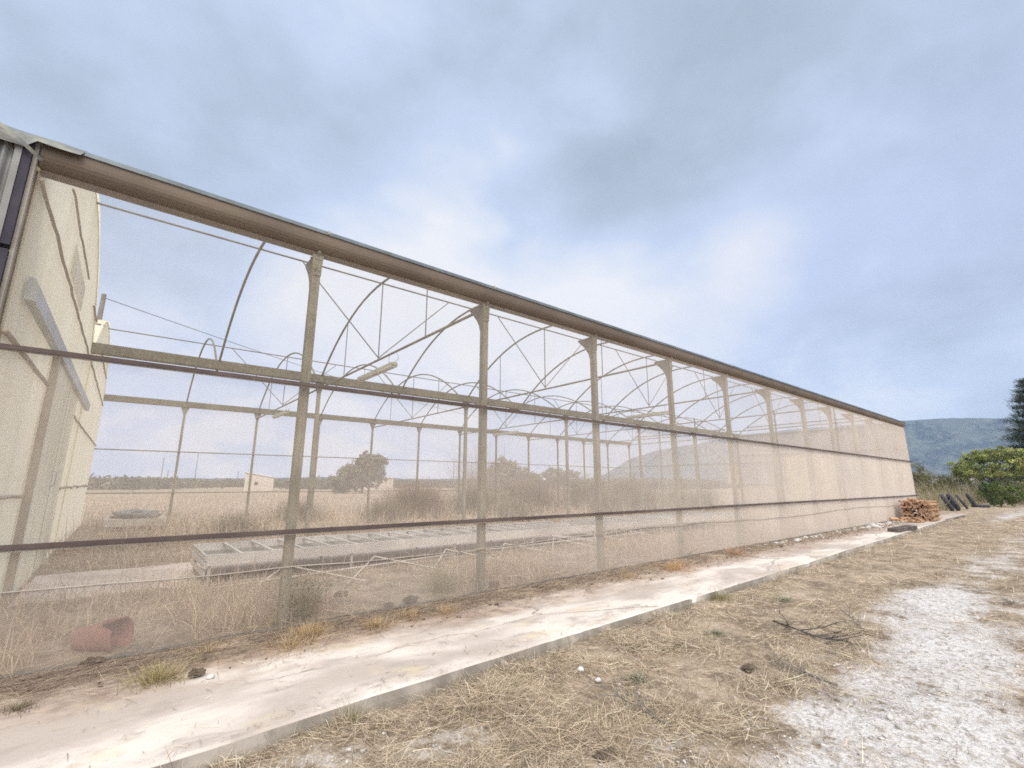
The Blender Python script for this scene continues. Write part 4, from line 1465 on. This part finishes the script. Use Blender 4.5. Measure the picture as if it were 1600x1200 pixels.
# hedge line along the horizon
parts = []
for k in range(520):
    a = R(-14 + 78 * k / 520)
    d = 190 + 40 * math.sin(k * .05) + random.uniform(-25, 25)
    rr = random.uniform(1.5, 3.2)
    n = 90
    q = np.array([math.sin(a) * d, math.cos(a) * d, .7]) + rng.normal(0, 1, (n, 3)) * np.array([rr * 1.5, rr, rr * .42])
    q[:, 2] = np.minimum(np.abs(q[:, 2]), .7 + rr * .75)
    parts.append(leaf_arrays(q, np.full(n, .6), palette(n, [(.12, .12, .08), (.16, .155, .10), (.20, .17, .12)], jit=.2)))
V, F, C = join_np(parts)
tag(np_mesh('distant_scrub', V, F, M['leaf'], C), 'low dark belt of scrub along the plain horizon', 'scrub', kind='stuff')

# bushes at the right, past the end of the greenhouse
GB = 'bushes past the far end of the greenhouse'
YG = [(.34, .41, .13), (.28, .36, .12), (.44, .45, .16), (.20, .27, .10), (.42, .35, .17)]
DG = [(.085, .12, .035), (.12, .165, .045), (.16, .20, .06), (.06, .085, .03)]
tree('yellow_tree', (54.5, 5.2, -.1), [(0, 1.5, 3.0, .8, .8, .6, 1.6), (0, .5, 3.8, 1.0, .8, .55, 1.8), (0, -.6, 4.0, 1.0, .8, .5, 1.6), (0, -1.5, 3.6, 1.0, .8, .6, 1.6), (.3, -2.2, 3.1, 1.2, 1.0, .8, 1.6), (-.3, .6, 2.6, 1.1, 1.3, .6, 1.8), (0, -.9, 2.7, 1.2, 1.1, .6, 1.6), (0, 1.7, 2.4, .6, .5, .6, .7)],
     20000, .075, YG, 'yellow-green umbrella-shaped tree leaning over the black hoops', 2.0, .10, 7, GB)
tree('green_bush', (47.5, 4.35, -.1), [(0, 0, .85, .9, .95, .75, 2), (.2, -.8, .7, .7, .8, .6, 1), (0, .55, 1.2, .5, .5, .5, .8)], 5200, .055, DG + [(.18, .24, .06)], 'dark green bush at the foot of the yellow tree', .6, .05, 2, GB, 'bush')
tree('green_bush', (46.5, 8.1, -.1), [(0, .3, 1.5, 1.1, 1.1, 1.4, 2), (0, -1.0, 1.1, .8, .8, .9, 1.4), (.4, .6, 2.3, .6, .6, .7, .8)], 6000, .055, [(.14, .15, .06), (.20, .20, .09), (.11, .10, .07), (.25, .22, .10)], 'olive bush directly behind the end of the greenhouse wall', .9, .06, 3, GB, 'bush')
tree('green_bush', (56, 7.6, -.1), [(0, 0, 1.2, 1.1, 1.1, 1.0, 2), (.3, 1.3, 1.0, .9, .9, .8, 1)], 4000, .06, [(.13, .12, .07), (.20, .17, .10), (.26, .20, .14)], 'brownish bush between the olive bush and the yellow tree', .8, .06, 2, GB, 'bush')
tree('green_bush', (56, 3.0, -.1), [(0, .2, 1.3, 1.3, 1.3, 1.1, 2), (.3, -1.4, 1.5, 1.2, 1.2, 1.2, 1)], 4500, .065, [(.16, .17, .08), (.24, .24, .12), (.30, .28, .16)], 'grey-green bush under the right side of the yellow tree', .8, .06, 2, GB, 'bush')


tree('green_bush', (66, 7.0, -.1), [(0, 0, 1.6, 1.5, 1.6, 1.4, 2), (0, -2, 1.8, 1.5, 1.5, 1.5, 2), (0, 1.8, 1.2, 1.2, 1.3, 1.0, 1)], 8000, .08, [(.13, .16, .07), (.20, .22, .10), (.16, .15, .09)], 'dull green bush seen through the stems of the yellow tree', .9, .07, 2, GB, 'bush')
tree('green_bush', (68, 11.2, -.1), [(0, 0, 1.5, 1.6, 1.7, 1.3, 2), (0, -1.6, 1.2, 1.2, 1.3, 1.0, 1)], 6000, .08, [(.15, .16, .08), (.22, .21, .12), (.24, .19, .13)], 'farthest bush, low, between the wall end and the white shed', .9, .07, 2, GB, 'bush')
tree('green_bush', (50.5, 2.6, -.1), [(0, 0, 1.0, 1.0, 1.0, .9, 2), (.2, -1.0, 1.3, 1.0, 1.0, 1.1, 1.6)], 6000, .06, [(.20, .22, .09), (.30, .30, .13), (.36, .30, .14)], 'green-brown bush right of the dark green one', .8, .05, 2, GB, 'bush')


def conifer(loc, h, rad, label):
    r = empty('pine_tree', loc, label, 'tree')
    MB().tube([(0, 0, -.2), (.05, 0, h * .5), (0, 0, h)], [.28, .18, .03], 8).build('trunk', M['pine_bark'], r, True)
    mbx = MB(); parts = []
    k = 0
    z = h * .12
    while z < h * .985:
        t = (z - h * .12) / (h * .88)
        rl = rad * (1 - t) ** .62 * random.uniform(.8, 1.15) + .18
        for j in range(6):
            a = j * 2 * math.pi / 6 + k * .7 + random.uniform(-.3, .3)
            l = rl * random.uniform(.7, 1.1)
            tip = Vector((math.cos(a) * l, math.sin(a) * l, z + l * random.uniform(.10, .38)))
            p0 = Vector((0, 0, z))
            mbx.tube([p0, (p0 + tip) / 2 - Vector((0, 0, .05 * l)), tip], [.035, .022, .008], 5)
            n = int(420 * l / rad) + 80
            u = rng.uniform(.25, 1.05, n)[:, None]
            q = np.array(p0) * (1 - u) + np.array(tip) * u + rng.normal(0, 1, (n, 3)) * np.array([.16, .16, .09]) * (1 + l * .25)
            az = np.arctan2(q[:, 1] - 0, q[:, 0]) + rng.normal(0, .5, n)
            c = palette(n, [(.08, .11, .085), (.11, .14, .10), (.15, .175, .12), (.06, .08, .07)], jit=.2)
            parts.append(blade_arrays(q, rng.uniform(.14, .30, n), np.full(n, .05), az, rng.normal(R(60), R(20), n), rng.uniform(-.3, .3, n), c, 2))
        z += h * .042
        k += 1
    V, F, C = join_np(parts)
    np_mesh('crown', V, F, M['leaf'], C, r)
    mbx.build('branch', M['pine_bark'], r, True)
    return r


conifer((61.5, 2.25, -.1), 10.9, 2.6, 'dark pine tree cut by the right edge of the picture')

# dry weeds around the far right
N = 16000
X_ = rng.uniform(36, 64, N); Y_ = np.where(rng.uniform(0, 1, N) < .75, rng.uniform(6.1, 12, N), np.where(X_ > 56, rng.uniform(3.4, 6.0, N), rng.uniform(5.7, 7.0, N)))
hh = rng.gamma(4, .20, N) * np.where(Y_ < 5.2, .35, 1.0)
V, F, C = blade_arrays(np.c_[X_, Y_, np.full(N, -.05)], hh, rng.uniform(.012, .03, N), rng.uniform(0, 6.28, N), np.abs(rng.normal(R(10), R(16), N)), rng.uniform(0, R(40), N),
                       palette(N, [(.45, .37, .26), (.36, .30, .22), (.30, .28, .16), (.24, .24, .11), (.52, .44, .33)]))
tag(np_mesh('roadside_weeds', V, F, M['blade'], C), 'dry weeds round the bushes past the end of the greenhouse', 'weeds', kind='stuff')

# ------------------------------------------------------------------ tyres
def tyre_mesh(Rt, rt_, flat=1.0):
    vs = []; fs = []; nu, nv = 36, 12
    for i in range(nu):
        a = 2 * math.pi * i / nu
        for j in range(nv):
            b = 2 * math.pi * j / nv
            rr = Rt + rt_ * math.cos(b) * (1.0 if math.cos(b) > 0 else .8)
            y = rt_ * 1.15 * math.sin(b)
            if math.cos(b) > .5: rr += .016 * (1 if i % 2 else -1)
            vs.append((rr * math.cos(a), y, rr * math.sin(a)))
    for i in range(nu):
        for j in range(nv):
            fs.append((i * nv + j, ((i + 1) % nu) * nv + j, ((i + 1) % nu) * nv + (j + 1) % nv, i * nv + (j + 1) % nv))
    mb = MB().add(vs, fs)
    return mb


def tyre(loc, Rt, rt_, rot, label):
    o = tyre_mesh(Rt, rt_).build('old_tyre', M['rubber'], None, False)
    fix_normals(o)
    o.location = loc; o.rotation_euler = rot
    return tag(o, label, 'tyre', 'black tyres lying past the firewood')


tyre((37.2, 5.60, .42), .42, .085, (R(-24), 0, R(12)), 'black tyre leaning nearest to the firewood, front one of the leaning pair')
tyre((37.9, 5.42, .42), .42, .09, (R(-22), 0, R(16)), 'black tyre leaning behind the front one')
tyre((40.2, 5.35, .40), .40, .06, (R(-26), 0, R(8)), 'thinner greyish tyre leaning in the middle of the row')
tyre((44.2, 5.42, .42), .40, .07, (R(-20), 0, R(14)), 'black tyre standing with its foot on a flat one')
tyre((44.6, 5.05, .03), .38, .08, (R(90), 0, 0), 'black tyre lying flat among the standing ones')
tyre((50.4, 5.28, .68), .66, .10, (R(-20), 0, R(14)), 'large black tyre leaning under the yellow tree, left of two')
tyre((51.8, 4.98, .68), .66, .11, (R(-20), 0, R(14)), 'large black tyre leaning under the yellow tree, right of two')

# ------------------------------------------------------------------ firewood stack (end grain faces the camera side)
logm = []
for k in range(7):
    mb = MB(); n = 7; rd = random.Random(k)
    prof = []
    for j in range(n):
        a = 2 * math.pi * j / n
        rr = 1 + rd.uniform(-.30, .14)
        prof.append((math.cos(a) * rr * .070, math.sin(a) * rr * .048))
    mb.prism(prof, 0, -.21, .21)
    me = bpy.data.meshes.new('split_log'); me.from_pydata(mb.v, [], mb.f); me.materials.append(M['firewood'])
    logm.append(me)


def log(loc, rz, ry=0.0, scx=1.0, label='split log in the orange firewood stack', group='split logs stacked at the end of the greenhouse', rx=0.0):
    o = bpy.data.objects.new('split_log', random.choice(logm))
    COL.objects.link(o)
    o.location = loc; o.rotation_euler = (rx, ry, rz); o.scale = (scx, 1, 1)
    return tag(o, label, 'firewood log', group)


for row in range(8):
    z = .055 + row * .098
    for c in range(7):
        y = 4.24 + c * .142 + (.06 if row % 2 else 0) + random.uniform(-.02, .02)
        log((25.0 + random.uniform(-.10, .10), y, z + random.uniform(-.014, .014)), random.uniform(-.14, .14), random.uniform(-.05, .05), 1.0 + random.uniform(-.1, .15), rx=random.uniform(-.6, .6))
        if row > 5 or c in (0, 6):
            for xi in (1, 2):
                log((25.0 + xi * .47, y, z), random.uniform(-.1, .1), 0, rx=random.uniform(-.5, .5))
for c in (1, 3, 4):
    log((25.0, 4.3 + c * .14, .84), random.uniform(-.2, .2), 0, rx=random.uniform(-.5, .5))
for k in range(16):
    log((24.0 + random.uniform(-.3, .5), 4.45 + k * .055, .04 + random.choice((0, .07)) * (k % 3 > 0)), random.uniform(-1.2, 1.2), random.uniform(-.1, .1), .9,
        'split log loosely tumbled in front of the firewood stack', 'logs tumbled before the stack', random.uniform(-.6, .6))

# timbers
for k, (y, z, lb) in enumerate(((4.02, .055, 'dark squared timber lying on the concrete, outer one of two side by side'), (4.18, .058, 'dark squared timber lying on the concrete, inner one of two side by side'))):
    o = MB().box((-1.0, -.07, -.055), (1.0, .07, .055)).build('timber_beam', M['beam'], None, bevel=.006)
    o.location = (19.4 + k * .06, y, z); o.rotation_euler = (0, 0, R(-2.5 + k))
    tag(o, lb, 'timber', 'squared timbers on the concrete')

# ------------------------------------------------------------------ far buildings
def hut(loc, rz, Lx, Wy, h0, h1, label, name='small_hut', wall='hut_wall', roof='white_roof', group=None, win=((.4, 1.1),), cat='hut'):
    r = empty(name, loc, label, cat, group, rz)
    mb = MB(); mb.prism([(0, -.1), (Lx, -.1), (Lx, h1), (0, h0)], 1, 0, Wy)
    o = mb.build('wall', M[wall], r); fix_normals(o)
    rf = MB(); rf.prism([(-.25, h0 + .01 + .06), (Lx + .25, h1 + .01 - .04), (Lx + .25, h1 + .11), (-.25, h0 + .22)], 1, -.2, Wy + .2)
    o = rf.build('roof', M[roof], r); fix_normals(o)
    for (fx_, wz) in win:
        MB().box((Lx * fx_ - .3, -.04, wz), (Lx * fx_ + .3, -.002, wz + .6)).build('window', M['dark_open'], r)
    return r


def look_rz(x, y):  # face -Y local towards the camera
    return math.atan2(y, x) - math.pi / 2


hut((17.9, 103.0, -.1), look_rz(20, 101), 5.0, 4.0, 3.55, 2.6, 'small cream hut with a sloping roof alone on the plain', win=((.40, 1.2),))
hut((29.8, 79.5, -.1), look_rz(32, 78), 6.9, 4.5, 2.5, 2.45, 'low pale building in front of the broad olive tree', 'low_building', 'hut_wall', 'hut_wall', None, ((.12, 0.2), (.5, .9)), 'building')
wb = empty('white_house', (193, 219, -.1), 'long white-roofed house on the plain right of the second post', 'house', None, look_rz(200, 215))
Lw = 26
mb = MB().box((0, 0, -.1), (Lw, 9, 2.9)); mb.build('wall', M['white_wall'], wb)
rf = MB(); rf.prism([(-.6, 2.92), (9.6, 2.92), (4.5, 5.0)], 0, -.6, Lw + .6); o = rf.build('roof', M['white_roof'], wb); fix_normals(o)
for k in range(5):
    MB().box((2 + k * 5, -.05, .9), (3.3 + k * 5, -.002, 2.2)).build('window', M['dark_open'], wb)
sh = empty('white_shed', (148, 23.4, -.1), 'white shed glimpsed low between the bushes past the greenhouse end', 'shed', None, look_rz(148, 22))
MB().box((0, 0, -.1), (8, 5, 2.6)).build('wall', M['white_wall'], sh)
MB().box((-.4, -.4, 2.602), (8.4, 5.4, 3.0)).build('roof', M['white_roof'], sh)
for k in range(2):
    MB().box((2.6 + k * 2.6, -.05, 0.2), (3.4 + k * 2.6, -.002, 2.3)).build('door', M['dark_open'], sh)

# poles
def pole(loc, h, label, r0=.13, arm=False, group='utility poles on the plain'):
    r = empty('utility_pole', loc, label, 'pole', group)
    MB().tube([(0, 0, -.3), (0, 0, h)], [r0, r0 * .7], 8).build('shaft', M['pole'], r, True)
    if arm:
        MB().box((-.9, -.06, h - .6), (.9, .06, h - .48)).build('crossarm', M['pole'], r)
    return r


pole((-2.32, 34.1, -.1), 12.1, 'tall steel pole standing behind the cream gable at the left', .16)
pole((64.0, 90.1, -.1), 17.2, 'tall pole carrying the cable, almost hidden behind the second post', .10)
for (az_, d, h, lb, arm) in ((.0957, 420, 24, 'thin pole standing highest on the left horizon', False), (.0477, 400, 19, 'shorter pole left of the highest one on the horizon', False), (.0562, 380, 10, 'stub pole close beside the shorter pole', False), (.1617, 400, 10.5, 'short pole left of the cream hut', False),
                            (.63, 210, 12.5, 'pole on the plain right of the broad olive tree', False), (.79, 240, 20.5, 'thin pole rising between the second and third posts', True)):
    c_ = 1 / math.sqrt(1 + az_ * az_)
    pole((az_ * c_ * d, c_ * d, -.1), h, lb, .28 if d > 300 else .16, arm)
# cable, slightly slack, between the two tall poles
A, B = Vector((-2.32, 34.1, 11.8)), Vector((64.0, 90.1, 16.9))
pts = [A.lerp(B, k / 30) - Vector((0, 0, 4 * .8 * (k / 30) * (1 - k / 30))) for k in range(31)]
tag(MB().tube(pts, .022, 4).build('overhead_cable', M['cable']), 'overhead cable running down to the right from the tall steel pole', 'cable')

# ------------------------------------------------------------------ haze
mt = bpy.data.materials.new('haze_air'); mt.use_nodes = True
t = NT(mt.node_tree); t.n.clear()
o = t.node('ShaderNodeOutputMaterial')
pv = t.node('ShaderNodeVolumePrincipled')
pv.inputs['Color'].default_value = (.54, .71, 1.0, 1)
pv.inputs['Density'].default_value = .00021
pv.inputs['Anisotropy'].default_value = .1
t.l.new(pv.outputs[0], o.inputs['Volume'])
hz = MB().box((-2400, -2400, -8), (2400, 2400, 262)).build('haze', mt)
tag(hz, 'thin blue haze that fades the far hills', 'haze', kind='stuff')
